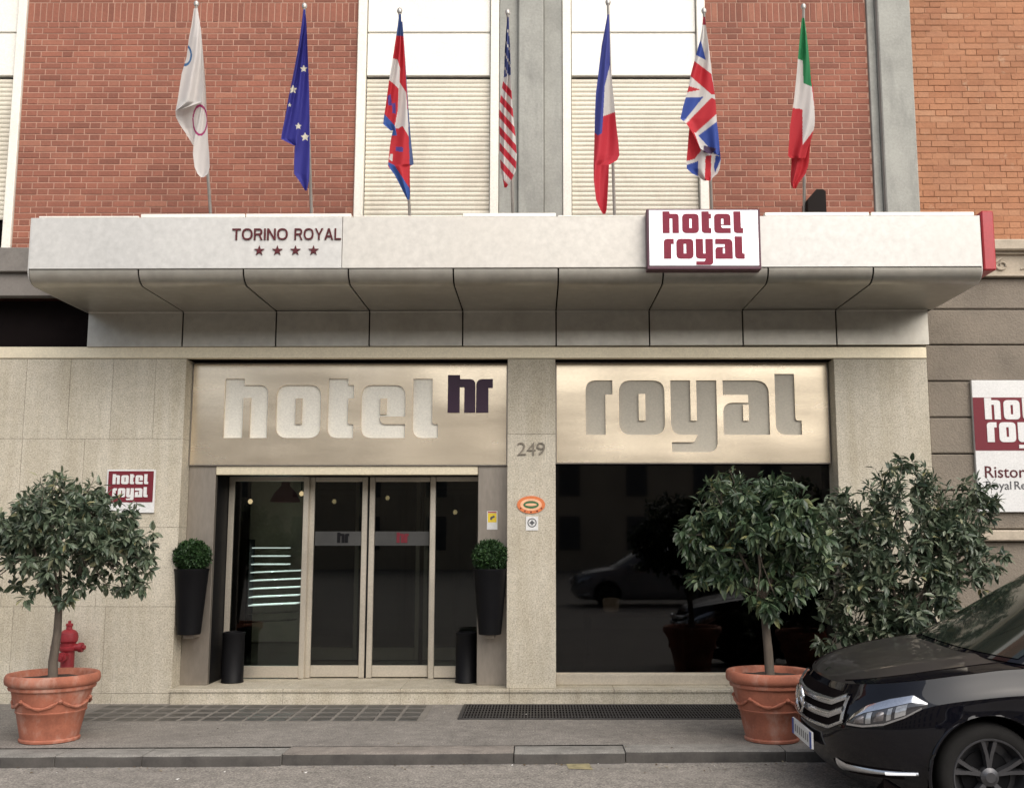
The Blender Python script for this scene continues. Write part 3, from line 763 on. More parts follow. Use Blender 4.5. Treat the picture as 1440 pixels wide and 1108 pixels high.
# oval badge and small round badge, camera warning
t = thing('oval_badge', (-.065, -.01, 1.86), 'orange oval badge with green centre on the middle granite pillar', 'badge')
c_ = (-.066, 1.947)
put('plate', loops_mesh('plate', [ell_loop(*c_, .142, .088)], -.010, .008), M['orange'], t)
put('ring', loops_mesh('ring', [ell_loop(*c_, .108, .060)], -.0125, .002), M['peach'], t)
put('inner_oval', loops_mesh('inner_oval', [ell_loop(*c_, .078, .038)], -.015, .002), M['green'], t)
put('cream_oval', loops_mesh('cream_oval', [ell_loop(c_[0], c_[1], .058, .014)], -.0175, .002), M['peach'], t)
sl_ = []
for k in range(5):
    an = rad(-150 + k * 30); sl_.append(star_loop(c_[0] + .122 * math.cos(an), c_[1] + .073 * math.sin(an), .012))
put('stars', loops_mesh('stars', sl_, -.0125, .002), M['maroon'], t)
t = thing('round_badge', (-.056, -.008, 1.67), 'small pale square badge with round emblem below the orange oval', 'badge')
MB().box(-.118, .006, -.007, -.0005, 1.69, 1.83, .001).build('plate', M['white_sign'], t)
put('emblem', loops_mesh('emblem', [ell_loop(-.056, 1.767, .046, .046), ell_loop(-.056, 1.767, .036, .036), star_loop(-.056, 1.767, .030, 4, .55)], -.009, .0015), M['dkgrey'], t)
t = thing('camera_notice', (-.465, .23, 1.7), 'small white and yellow camera notice on steel panel above right planter', 'sign')
MB().box(-.521, -.413, .2305, .2345, 1.70, 1.89, .001).build('plate', M['white_sign'], t)
MB().box(-.512, -.422, .2285, .2303, 1.775, 1.868).build('yellow_field', M['yellow'], t)
MB().box(-.512, -.422, .2285, .2303, 1.871, 1.883).build('red_strip', M['red_metal'], t)
put('camera_pictogram', loops_mesh('camera_pictogram', [[(-.49, 1.80), (-.485, 1.83), (-.445, 1.845), (-.44, 1.825), (-.465, 1.815), (-.47, 1.80)]], .2265, .0015), M['dkgrey'], t)

# ================================================================== NEIGHBOUR BUILDING
NB = thing('neighbour_building', (6, 3, 0), 'old orange brick building with dark rough stone base right of the hotel', 'building')
MB().box(4.03, 9.5, .25, 10, -.1, 13.5).build('wall_core', M['stone'], NB)
nbw = MB().box(4.03, 9.5, .124, .249, 4.60, 13.5).build('brick_wall', M['omortar'], NB)
st2 = MB()
JT = .006
lay(4.035, 7.2, 4.72, 8.0, .118, nbw, 'obrick', .24, .069, 300, st2, indiv=lambda x, z: x < 5.75 and z < 7.6, jit=.003)
tag(st2.build('brick_field', M['obrick'], nbw), kind='stuff')
MB().box(4.03, 9.5, -.03, .123, 4.585, 4.70, .012).build('cornice', M['stone_lt'], NB)
MB().box(4.03, 9.5, .03, .123, 4.555, 4.583, .004).box(4.03, 9.5, .07, .2495, 4.34, 4.553).build('frieze', M['stone_lt'], NB)
MB().box(4.03, 9.5, .03, .2, 4.318, 4.338, .004).build('moulding', M['stone_lt'], NB)
for k in range(7):
    cx_ = 4.86 + k * .42; pts = []; rr = []
    for i in range(26):
        a = i / 25 * 2.6 * math.pi; r_ = .085 * (1 - i / 30)
        pts.append((cx_ + r_ * math.cos(a + 1.6), .06, 4.447 + r_ * .85 * math.sin(a + 1.6))); rr.append(.016 * (1 - i / 45))
    pts = [(cx_ - .22, .062, 4.40), (cx_ - .12, .06, 4.43)] + pts; rr = [.008, .012] + rr
    MB().tube(pts, rr, 8).build('scroll_ornament', M['stone_lt'], NB, True)
# rusticated courses
zs = [-.1, .35, .85, 1.585, 1.70, 2.095, 2.469, 2.844, 3.221, 3.603, 3.98, 4.316]
for i, (a, b) in enumerate(zip(zs, zs[1:])):
    if abs(a - 1.585) < .01:
        solid(4.03, 9.5, .02, .2495, a, b - .006, 'ledge', M['stone_lt'], NB, .012); continue
    xj = [4.03]; x = 4.03 + (1.75 if i % 2 else 2.4)
    while x < 9: xj.append(x); x += 1.9
    xj.append(9.5)
    for c, d in zip(xj, xj[1:]):
        solid(c + .002, d - .004, .10 + R.uniform(-.002, .002), .2495, a + .006, b - .006, 'stone_block', M['stone'], NB, .010)
# restaurant sign
t = thing('restaurant_sign', (5.2, .08, 1.86), 'tall white hotel royal restaurant sign board on the stone wall', 'sign')
sx0 = 4.47; sx1 = 5.95
MB().box(sx0, sx1, .055, .097, 1.875, 3.225, .004).build('board', M['white_sign'], t)
MB().box(sx0 + .002, sx1 - .002, .0515, .0548, 2.50, 3.045).build('burgundy_field', M['burgundy'], t)
put('lettering', loops_mesh('lettering', word_loops('hotel', 4.588, 2.818, .80), .047, .004), M['white_sign'], t)
put('lettering', loops_mesh('lettering', word_loops('royal', 4.60, 2.585, .80), .047, .004), M['white_sign'], t)
put('small_lettering', text_mesh('small_lettering', 'Ristorante', 4.555, None, 2.222, 2.34, .0515, .003, .006), M['maroon'], t)
put('small_lettering', text_mesh('small_lettering', 'Royal', 4.56, None, 2.075, 2.187, .0515, .003, .006), M['dkgrey'], t)
put('small_lettering', text_mesh('small_lettering', 'Restaurant', 4.848, None, 2.104, 2.187, .0515, .003, .006), M['dkgrey'], t)

# ================================================================== FLAGS
WHT = (.64, .62, .60); RED = (.50, .022, .034); BLU = (.045, .065, .30)
def inpoly(x, y, pts):
    r = False; j = len(pts) - 1
    for i in range(len(pts)):
        xi, yi = pts[i]; xj, yj = pts[j]
        if (yi > y) != (yj > y) and x < (xj - xi) * (y - yi) / (yj - yi) + xi: r = not r
        j = i
    return r
def flag(k, ox, oy, sc, layers, paint, label, top, foot):
    tp = at(top[0], top[1], -1.25); ft = at(foot[0], foot[1], -.55)
    d = (ft - tp).normalized(); ft = tp + d * ((tp.z - 4.50) / -d.z)
    t = thing('flag', ft, label, 'flag', 'flags on poles above the canopy')
    MB().tube([ft, tp + (tp - ft) * .01], [.016, .013], 10).build('flagpole', M['pole'], t, True)
    q = MB().lathe([(.004, 0), (.02, .008), (.026, .03), (.02, .05), (.006, .062)], 0, 0, 12)
    q.v = [(p[0] + tp.x, p[1] + tp.y, p[2] + tp.z) for p in q.v]
    q.build('finial', M['pole'], t, True)
    for li, (rows, off, amp, nf) in enumerate(layers):
        ys = np.array([r[0] for r in rows], float); xl = np.array([r[1] for r in rows], float); xr = np.array([r[2] for r in rows], float)
        nr = int((ys[-1] - ys[0]) / sc * 1.0) + 2; nc = int(max(xr - xl) / sc * 1.3) + 8
        P = []; C = []
        ph = k * 1.7 + li
        for i in range(nr):
            y = ys[0] + (ys[-1] - ys[0]) * i / (nr - 1)
            a = np.interp(y, ys, xl); b = np.interp(y, ys, xr); row = []
            for j in range(nc):
                s = j / (nc - 1); x = a + (b - a) * s
                wv = math.sin(s * nf * 6.28 + ph + y / 260) + .5 * math.sin(s * nf * 9.7 + y / 90 + ph * 2)
                env = min(1, (y - ys[0]) / 200 + .15)
                Y = -1.27 + .20 * (y / (sc * 270)) + off * env + amp * env * wv
                row.append(at(ox + x / sc, oy + y / sc, Y)); C.append(paint(x, y, li))
            P.append(row)
        me = MB().grid(P, flip=False).mesh('cloth')
        ca = me.color_attributes.new('print', 'FLOAT_COLOR', 'POINT')
        ca.data.foreach_set('color', np.array([(*c, 1) for c in C], dtype=np.float32).ravel())
        put('cloth' if li == 0 else 'cloth_fold', me, M['cloth'], t, True, 80)
    return t
def painter(base, shapes):
    def f(x, y, li):
        c = base
        for s in shapes:
            if s[0] == 'p':
                if inpoly(x, y, s[2]): c = s[1]
            elif s[0] == 'ring':
                r = math.hypot((x - s[2]) / s[4], (y - s[3]) / s[5])
                if 1 - s[6] < r < 1: c = s[1]
            elif s[0] == 'star':
                dx, dy = x - s[2], s[3] - y; r = math.hypot(dx, dy); a = (math.atan2(dy, dx) - math.pi / 2) % (2 * math.pi / 5)
                a = min(a, 2 * math.pi / 5 - a)
                if r < s[4] * (.42 / (.42 * math.cos(a) + .9 * math.sin(a)) if True else 1): c = s[1]
        return c
    return f
CR = (.35, .02, .14)
flag(0, 225, 10, 4.264, [
    ([(10, 203, 226), (100, 190, 240), (200, 172, 248), (300, 160, 252), (400, 130, 254), (500, 115, 254), (570, 104, 250), (600, 98, 170), (622, 94, 104)], -.03, .022, 1.2),
    ([(120, 236, 244), (200, 243, 251), (300, 246, 260), (400, 246, 268), (500, 246, 275), (600, 240, 278), (700, 225, 284), (800, 203, 288), (880, 197, 295), (960, 207, 298), (1000, 225, 288), (1022, 245, 262)], .03, .012, 1.0),
    ([(560, 120, 250), (620, 93, 246), (660, 95, 240), (700, 115, 236), (760, 155, 228), (830, 198, 214)], .07, .02, 1.3)],
    painter(WHT, [('ring', (.03, .13, .30), 150, 290, 42, 66, .24), ('ring', CR, 240, 680, 46, 95, .16)]),
    'white flag with part of a blue ring and crimson arc, leftmost above the canopy', (276, 10), (296, 298))
ST = (.80, .78, .62)
flag(1, 375, 10, 3.955, [
    ([(15, 204, 216), (100, 194, 216), (200, 180, 206), (300, 162, 196), (400, 143, 190), (500, 122, 184), (600, 105, 178), (700, 85, 172), (735, 80, 168), (770, 150, 166)], -.03, .02, 1.2),
    ([(40, 206, 217), (100, 200, 222), (200, 190, 226), (300, 182, 230), (400, 178, 234), (500, 172, 237), (700, 162, 239), (800, 155, 239), (900, 152, 238), (930, 153, 238), (970, 183, 236), (1022, 214, 224)], .02, .018, .9)],
    painter((.035, .035, .27), [('star', ST, 206, 345, 22), ('star', ST, 146, 460, 26), ('star', ST, 128, 546, 12), ('star', ST, 176, 664, 20), ('star', ST, 214, 724, 26)]),
    'deep blue flag with pale stars, second from the left above the canopy', (428, 13), (438, 298))
PB = (.035, .10, .36)
flag(2, 520, 10, 3.82, [
    ([(40, 157, 168), (100, 150, 170), (200, 135, 166), (300, 120, 162), (400, 103, 157), (500, 90, 154), (600, 75, 150), (630, 72, 146), (665, 112, 142)], -.03, .02, 1.1),
    ([(80, 158, 176), (200, 160, 185), (300, 158, 192), (400, 152, 198), (500, 145, 205), (600, 135, 212), (650, 128, 216), (700, 116, 220), (750, 108, 225), (800, 103, 231), (846, 98, 236), (856, 98, 216), (900, 132, 215), (950, 158, 216), (1000, 183, 217), (1036, 202, 212)], .02, .018, 1.0)],
    painter(RED, [('p', (.05, .09, .25), [(150, 30), (185, 30), (182, 158), (143, 158)]), ('p', WHT, [(118, 275), (150, 285), (163, 330), (160, 405), (195, 460), (206, 600), (212, 700), (176, 640), (150, 655), (132, 650), (150, 560), (155, 440), (125, 410), (104, 395)]),
        ('p', (.06, .09, .22), [(180, 150), (196, 300), (206, 470), (216, 650), (238, 800), (238, 850), (214, 850), (206, 600), (190, 300)]), ('p', PB, [(60, 640), (78, 575), (136, 640), (146, 690), (110, 690)]), ('p', (.10, .06, .28), [(95, 480), (112, 470), (120, 530), (100, 530)]), ('p', (.10, .06, .28), [(120, 520), (138, 515), (140, 575), (122, 570)]), ('p', (.10, .06, .28), [(140, 750), (180, 755), (178, 780), (140, 775)]),
        ('p', PB, [(90, 830), (132, 850), (214, 975), (222, 1040), (195, 1040)]), ('p', WHT, [(110, 790), (124, 790), (120, 830), (104, 820)])]),
    'red flag with white cross and blue edge, third from the left above the canopy', (562, 20), (576, 298))
def us(x, y, li):
    if y < 400 - (x - 178) * .4:
        return WHT if (int(x * .13) * 7 + int(y * .06) * 3) % 5 == 0 and y > 130 else (.05, .07, .22)
    v = (y - 1.15 * (x - 165) - 395) / 47
    return WHT if int(v) % 2 == 0 else (.50, .025, .045)
flag(3, 670, 10, 4.1, [
    ([(60, 178, 186), (150, 170, 189), (250, 163, 195), (350, 160, 197), (400, 158, 198), (450, 150, 200), (550, 134, 206), (650, 131, 214), (750, 134, 226), (850, 133, 232), (900, 138, 230), (950, 140, 226), (1000, 154, 202), (1042, 160, 172)], 0, .035, 1.6)],
    us, 'narrow hanging flag with red and white stripes and starred blue corner, before the pilaster', (714, 22), (721, 298))
flag(4, 800, 10, 3.69, [
    ([(40, 200, 208), (100, 189, 211), (200, 170, 213), (300, 158, 214), (350, 152, 221), (450, 140, 230), (550, 135, 240), (650, 133, 250), (700, 132, 257), (770, 130, 262), (796, 129, 250), (820, 128, 208), (900, 129, 205), (1000, 141, 200), (1050, 162, 196), (1074, 176, 190)], 0, .03, 1.1)],
    painter((.52, .03, .05), [('p', (.05, .065, .30), [(185, 30), (215, 30), (214, 300), (186, 410), (178, 570), (172, 655), (150, 668), (120, 640), (130, 300)]), ('p', WHT, [(214, 300), (224, 345), (242, 545), (178, 568), (186, 410)])]),
    'blue, white and red flag with long red tail, third from the right above the canopy', (855, 8), (864, 298))
UB = (.035, .075, .34)
flag(5, 930, 10, 4.264, [
    ([(60, 250, 262), (120, 245, 268), (200, 232, 280), (300, 205, 292), (400, 178, 303), (500, 158, 318), (600, 130, 328), (670, 114, 332), (700, 150, 334), (760, 190, 342), (850, 235, 350), (885, 290, 346)], -.035, .022, 1.2),
    ([(690, 172, 300), (760, 164, 330), (850, 157, 350), (920, 151, 357), (970, 153, 350), (1000, 185, 336), (1020, 220, 312), (1042, 255, 296)], .03, .022, 1.4)],
    painter(WHT, [('p', (.30, .03, .05), [(240, 40), (275, 40), (272, 110), (245, 110)]), ('p', UB, [(236, 200), (268, 320), (200, 285)]), ('p', RED, [(198, 325), (300, 402), (322, 525), (300, 525), (170, 412)]), ('p', RED, [(166, 475), (235, 497), (150, 514)]), ('p', UB, [(143, 545), (252, 540), (130, 694), (110, 672)]),
        ('p', RED, [(300, 545), (334, 560), (332, 642), (205, 757), (142, 706)]), ('p', UB, [(340, 683), (360, 900), (318, 880), (222, 772)]), ('p', RED, [(168, 690), (205, 770), (238, 862), (200, 912), (150, 925), (156, 800)]), ('p', (.06, .03, .08), [(255, 830), (330, 850), (300, 885), (250, 870)]),
        ('p', UB, [(145, 950), (221, 925), (221, 1015), (160, 990)]), ('p', RED, [(265, 895), (300, 888), (296, 1045), (260, 1040)]), ('p', UB, [(326, 890), (362, 900), (322, 995), (316, 960)])]),
    'blue flag with red and white diagonal crosses, second from the right above the canopy', (990, 20), (1001, 298))
flag(6, 1080, 10, 3.82, [
    ([(60, 182, 195), (150, 172, 208), (250, 163, 220), (350, 155, 230), (420, 148, 240), (500, 140, 247), (600, 125, 252), (640, 118, 250), (700, 115, 236), (760, 110, 214), (800, 108, 205), (812, 118, 200)], -.03, .024, 1.1),
    ([(560, 150, 232), (700, 128, 232), (760, 125, 225), (830, 125, 220), (860, 125, 215), (900, 122, 200), (950, 122, 162), (976, 134, 150)], .03, .02, 1.3)],
    painter((.48, .02, .03), [('p', (.02, .21, .075), [(170, 40), (200, 40), (236, 430), (190, 410), (187, 290), (155, 278)]), ('p', WHT, [(155, 278), (187, 290), (190, 410), (236, 430), (262, 640), (186, 742), (185, 550), (120, 542)])]) if True else None,
    'green, white and red flag, rightmost above the canopy', (1130, 14), (1131, 298))
# floodlight lying behind the canopy edge
t = thing('floodlight', (2.75, -.6, 4.51), 'dark box floodlight behind the canopy edge under the rightmost flag', 'floodlight')
a = at(1133, 283, -.6); b = at(1158, 270, -.6)
q = MB(); x0, x1 = a.x, b.x; zt = b.z; y0, y1 = -.68, -.45
q.poly([(x0, y0, 4.53), (x1, y0, 4.53), (x1, y0, zt - .02), (x1 - .03, y0, zt), (x1 - .09, y0, zt), (x0, y0, zt - .10)])
q.poly([(x0, y1, 4.53), (x1, y1, 4.53), (x1, y1, zt - .02), (x1 - .03, y1, zt), (x1 - .09, y1, zt), (x0, y1, zt - .10)][::-1])
L6 = [(x0, 4.53), (x1, 4.53), (x1, zt - .02), (x1 - .03, zt), (x1 - .09, zt), (x0, zt - .10), (x0, 4.53)]
q.grid([[(x, y0, z) for x, z in L6], [(x, y1, z) for x, z in L6]], flip=True)
q.build('housing', mat('brown_black', (.010, .007, .006), .7, spec=.15), t)
MB().box(x0 + .02, x1 - .02, y0 - .004, y0 - .0005, 4.56, 4.66).build('lens', M['pane'], t)

# ================================================================== TREES AND PLANTERS
def leaves(n, centers, rad_, size, rng, droop=.35, wide=.40, up=.0):
    """n leaves gathered round clump centres; returns verts, faces"""
    c = centers[rng.integers(0, len(centers), n)]
    d = rng.normal(size=(n, 3)); d /= np.linalg.norm(d, axis=1)[:, None]
    base = c + d * (rad_ * rng.random(n) ** .5)[:, None]
    ax = d * .8 + rng.normal(size=(n, 3)) * .45; ax[:, 2] -= droop; ax[:, 2] += up; ax /= np.linalg.norm(ax, axis=1)[:, None]
    ref = rng.normal(size=(n, 3)) * .5 + np.array([0, 0, 1.0]); sd_ = np.cross(ax, ref); sd_ /= np.linalg.norm(sd_, axis=1)[:, None]
    nr = np.cross(sd_, ax)
    L = (size * rng.uniform(.65, 1.3, n))[:, None]; W = L * wide * .5
    v0 = base; v1 = base + ax * L * .35 + sd_ * W + nr * L * .06; v2 = base + ax * L * .35 - sd_ * W + nr * L * .06
    v3 = base + ax * L * .72 + sd_ * W * .72 + nr * L * .02; v4 = base + ax * L * .72 - sd_ * W * .72 + nr * L * .02
    v5 = base + ax * L - nr * L * .10; m1 = base + ax * L * .5 - nr * L * .0
    V = np.stack([v0, v1, v2, v3, v4, v5, m1], 1).reshape(-1, 3)
    F = []
    for i in range(n):
        o = i * 7
        F += [(o, o + 6, o + 3, o + 1), (o, o + 2, o + 4, o + 6), (o + 6, o + 5, o + 3), (o + 6, o + 4, o + 5)]
    return V, F
def pot(cx, cy, rb, rt, h, parent, seed):
    pr = [(rb * .98, 0), (rb * 1.04, .006), (rb * 1.05, .022), (rb * 1.0, .032), (rb + (rt * .80 - rb) * .25, h * .22), (rb + (rt * .84 - rb) * .47, h * .42), (rb + (rt * .84 - rb) * .49 + .007, h * .435), (rb + (rt * .84 - rb) * .52 + .007, h * .455), (rb + (rt * .84 - rb) * .54, h * .465), (rt * .83, h * .70), (rt * .85, h * .765), (rt * .905, h * .775), (rt * .92, h * .80), (rt * .905, h * .825), (rt * .93, h * .835), (rt * .985, h * .86), (rt * 1.0, h * .91), (rt * .99, h * .965), (rt * .965, h * .995), (rt * .93, h), (rt * .885, h * .985), (rt * .87, h * .95), (rt * .84, h * .88)]
    pr = [(r, z) for r, z in pr]
    p = MB().lathe(pr, cx, cy, 56, True, False, wob=.012).build('pot', M['terracotta'], parent, True, 50)
    # swag relief on the waist
    for k in range(6):
        a0 = k * math.pi / 3 + .25 + seed; pts = []
        for i in range(11):
            u = i / 10; a = a0 + u * math.pi / 3; z = h * (.64 - .11 * math.sin(u * math.pi))
            r_ = rb + (rt * .83 - rb) * (z / (h * .70)) + .004
            pts.append((cx + r_ * math.cos(a), cy + r_ * math.sin(a), z))
        MB().tube(pts, [.006] + [.012 + .004 * math.sin(i * 2.1) for i in range(9)] + [.006], 6).build('swag_relief', M['terracotta'], p, True)
        a = a0; r_ = rb + (rt * .83 - rb) * .9 + .004
        q = MB().lathe([(.004, -.02), (.016, -.01), (.02, 0), (.014, .012), (.004, .02)], 0, 0, 10)
        q.v = [(v[0] + cx + r_ * math.cos(a), v[1] + cy + r_ * math.sin(a), v[2] + h * .63) for v in q.v]
        q.build('rosette', M['terracotta'], p, True)
    sp = MB(); ring = []
    for i in range(5):
        r_ = rt * .855 * i / 4
        ring.append([(cx + r_ * math.cos(2 * math.pi * k / 24), cy + r_ * math.sin(2 * math.pi * k / 24), h * .90 + .012 * mnoise.noise(Vector((r_ * 9 * math.cos(k), r_ * 9 * math.sin(k), seed)))) for k in range(25)])
    sp.grid(ring); sp.build('soil', M['soil'], parent, True)
def tree(cx, cy, rb, rt, h, trunk, crown, n, label, seed, leafm, size=.07, extra=None, droop=.4, cat='tree', nclump=90, spread=.13, tops=26, rt_trunk=.036, clip=None, low=False):
    rng = np.random.default_rng(seed); rr = random.Random(seed)
    t = thing('potted_tree', (cx, cy, 0), label, cat, 'trees in terracotta pots')
    pot(cx, cy, rb, rt, h, t, seed)
    q = MB(); fork = trunk[-1]
    rads = [rt_trunk * (1.12 - .35 * i / (len(trunk) - 1)) for i in range(len(trunk))]
    q.tube(trunk, rads, 10)
    ccx, ccy, ccz, ax_, ay_, az_ = crown
    cl = []
    while len(cl) < nclump:
        d = rng.normal(size=3); d /= np.linalg.norm(d); r_ = rng.uniform(.45, 1.0) ** .6
        w_ = 1 + .38 * mnoise.noise(Vector((d[0] * 1.8 + seed, d[1] * 1.8, d[2] * 1.8)))
        p = np.array([ccx + d[0] * ax_ * r_ * w_, ccy + d[1] * ay_ * r_ * w_, ccz + d[2] * az_ * r_ * w_])
        if not low and d[2] < -.3 and rng.random() < .6: continue
        if clip and not clip(p): continue
        cl.append(p)
    for (ex, ey, ez) in (extra or []): cl.append(np.array([ex, ey, ez]))
    # limbs
    hubs = []
    for k in range(7):
        a = k / 7 * 6.28 + seed; e = Vector((ccx + math.cos(a) * ax_ * .45, ccy + math.sin(a) * ay_ * .45, ccz - az_ * .25 + rr.uniform(-.1, .2)))
        f = Vector(fork); m_ = f.lerp(e, .5) + Vector((rr.uniform(-.03, .03), rr.uniform(-.03, .03), -.05))
        q.tube([f - Vector((0, 0, .03)), m_, e], [.02, .014, .009], 7); hubs.append(e)
    for p in cl:
        p = Vector(p); hb = min(hubs, key=lambda e: (e - p).length); m_ = hb.lerp(p, .5) + Vector((rr.uniform(-.04, .04), rr.uniform(-.04, .04), rr.uniform(-.02, .05)))
        q.tube([hb, m_, p], [.007, .005, .003], 5)
    # upright shoots on top
    sh = []
    for k in range(tops):
        a = rr.uniform(0, 6.28); r_ = math.sqrt(rr.random()) * .95
        b0 = Vector((ccx + math.cos(a) * ax_ * r_, ccy + math.sin(a) * ay_ * r_, ccz + az_ * .75 * math.sqrt(max(.05, 1 - r_ * r_))))
        b0 = min((Vector(p) for p in cl), key=lambda p: (p - b0).length)
        if clip and not clip(b0 + Vector((.12, 0, .12))): continue
        L = rr.uniform(.10, .26); e = b0 + Vector((rr.uniform(-.09, .09) + math.cos(a) * .05, rr.uniform(-.07, .07), L))
        q.tube([b0, b0.lerp(e, .5) + Vector((.01, 0, 0)), e], [.004, .003, .002], 4)
        for i in range(6): sh.append(tuple(b0.lerp(e, .3 + .7 * i / 5)))
    q.build('trunk', M['bark'], t, True)
    cl = np.array(cl)
    tips = cl[rng.integers(0, len(cl), len(cl) * 4)] + rng.normal(size=(len(cl) * 4, 3)) * spread * .55
    tips = np.concatenate([cl, tips])
    V, F = leaves(n, tips, .022, size, rng, droop)
    mb = MB(); mb.add(V.tolist(), F)
    if sh:
        V2, F2 = leaves(len(sh) * 4, np.array(sh), .025, size * .85, rng, -.25, .26); mb.add(V2.tolist(), F2)
    mb.build('crown', M[leafm], t)
    return t
tl = [(-3.945, -1.85, .42), (-3.955, -1.85, .62), (-3.93, -1.86, .84), (-3.935, -1.85, 1.05)]
tree(-3.945, -1.85, .22, .362, .53, tl, (-3.92, -1.85, 1.62, .63, .52, .38), 6600, 'leafy tree in terracotta pot at left, before the hydrant', 3, 'leaf',
     extra=[(-3.30, -1.85, 1.45), (-3.28, -1.9, 1.62), (-4.5, -1.85, 1.42), (-4.5, -1.9, 1.25), (-4.55, -1.8, 1.3), (-3.35, -1.8, 1.3), (-3.5, -1.9, 1.2), (-4.25, -1.85, 1.22), (-3.75, -2.0, 1.2)], size=.080, clip=lambda p: not (p[0] > -3.66 and p[2] > 1.80))
tr = [(1.895, -1.85, .42), (1.885, -1.85, .70), (1.865, -1.86, .95), (1.86, -1.85, 1.15)]
tree(1.893, -1.85, .21, .358, .55, tr, (1.78, -1.85, 1.60, .52, .48, .41), 5600, 'leafy tree in terracotta pot before the dark window, beside the car', 11, 'leaf2',
     extra=[(1.3, -1.85, 1.45), (1.35, -1.9, 1.3), (1.75, -2.1, 1.12), (1.9, -2.1, 1.15), (2.1, -2.0, 1.2), (1.5, -2.0, 1.25), (2.2, -1.85, 1.75), (1.25, -1.85, 1.62), (2.1, -1.95, 1.3)], size=.098, droop=.65)
tb = [(3.15, -1.25, .42), (3.14, -1.25, .6), (3.16, -1.25, .8)]
tree(3.15, -1.25, .215, .37, .55, tb, (3.22, -1.25, 1.42, .74, .45, .70), 9000, 'wide bushy tree behind the black car bonnet, below the granite pier', 23, 'leaf',
     extra=[(3.95, -1.2, 1.95), (4.0, -1.2, 1.85), (3.85, -1.25, 2.0), (3.8, -1.3, 1.9), (2.6, -1.25, 1.95), (2.75, -1.25, 2.0), (2.6, -1.3, .95), (2.65, -1.3, .8), (2.6, -1.25, 1.15), (2.75, -1.3, .75), (3.9, -1.2, 1.7), (3.95, -1.2, 1.5), (2.55, -1.3, 1.75), (2.5, -1.35, 1.0), (2.55, -1.35, .7), (2.5, -1.35, 1.3), (2.5, -1.35, 1.5), (4.05, -1.2, 1.93)], size=.088, droop=.3, low=True, nclump=120, spread=.135, tops=44)

def wall_planter(cx, cy, label):
    rng = np.random.default_rng(int(abs(cx) * 100))
    t = thing('wall_planter', (cx, cy, .66), label, 'planter', 'black planters with clipped balls beside the doors')
    MB().lathe([(.108, .665), (.113, .67), (.166, 1.285), (.171, 1.295), (.171, 1.31), (.160, 1.31), (.156, 1.26)], cx, cy, 40, True, False).build('planter_body', M['black'], t, True, 40)
    MB().lathe([(.157, 1.262), (.01, 1.27)], cx, cy, 24, False, True).build('soil', M['soil'], t)
    n = 2600; d = rng.normal(size=(n, 3)); d /= np.linalg.norm(d, axis=1)[:, None]
    cc = np.array([cx, cy, 1.435]) + d * .165 * rng.uniform(.82, 1.02, n)[:, None] * np.array([1.05, 1.05, .92])
    V, F = leaves(n * 2, cc, .012, .030, rng, -.1, .55)
    mb = MB(); mb.add(V.tolist(), F); mb.lathe([(.02, 1.30), (.11, 1.33), (.145, 1.42), (.12, 1.52), (.03, 1.57)], cx, cy, 16); mb.build('clipped_ball', M['box'], t)
    MB().box(cx - .05, cx + .05, cy - .02, .2345, .625, .6645, .004).build('bracket', M['steel_dull'], t)
wall_planter(-3.475, .045, 'black tapered wall planter with clipped green ball left of the doors')
wall_planter(-.475, .045, 'black tapered wall planter with clipped green ball right of the doors')
def ash_bin(cx, label):
    t = thing('ash_bin', (cx, .45, .147), label, 'bin', 'black bins flanking the doors')
    MB().lathe([(.112, .148), (.115, .152), (.115, .16), (.111, .165), (.111, .62), (.115, .628), (.115, .65), (.10, .655), (.098, .625)], cx, .45, 36, True, False).build('bin_body', M['black'], t, True)
    MB().lathe([(.099, .622), (.02, .616)], cx, .45, 24, False, True).build('sand_tray', M['soil'], t)
ash_bin(-3.14, 'black cylindrical bin beside the left door frame')
ash_bin(-.735, 'black cylindrical bin beside the right door frame')

# hydrant
t = thing('fire_hydrant', (-4.57, -.16, 0), 'red fire hydrant against the granite wall behind the left tree', 'hydrant')
hx, hy = -4.575, -.17
MB().lathe([(.10, 0), (.10, .03), (.065, .04), (.062, .52), (.078, .53), (.082, .545), (.082, .56), (.066, .57), (.068, .60), (.085, .62), (.088, .66), (.080, .70), (.052, .725), (.03, .732), (.028, .76), (.034, .765), (.034, .785), (.02, .79)], hx, hy, 28).build('barrel', M['hydrant'], t, True, 35)
for (dx, dy, z) in ((.10, 0, .56), (-.10, 0, .56), (0, -.10, .48)):
    q = MB(); p0 = Vector((hx + dx * .4, hy + dy * .4, z)); d = Vector((dx, dy, 0)).normalized()
    q.tube([p0, p0 + d * .065, p0 + d * .066, p0 + d * .10, p0 + d * .101, p0 + d * .125], [.036, .036, .046, .046, .022, .022], 16)
    q.build('outlet_cap', M['hydrant'], t, True, 35)
q = MB().box(hx - .012, hx + .012, hy - .012, hy + .012, .785, .815, .003); q.build('spindle', M['hydrant'], t)

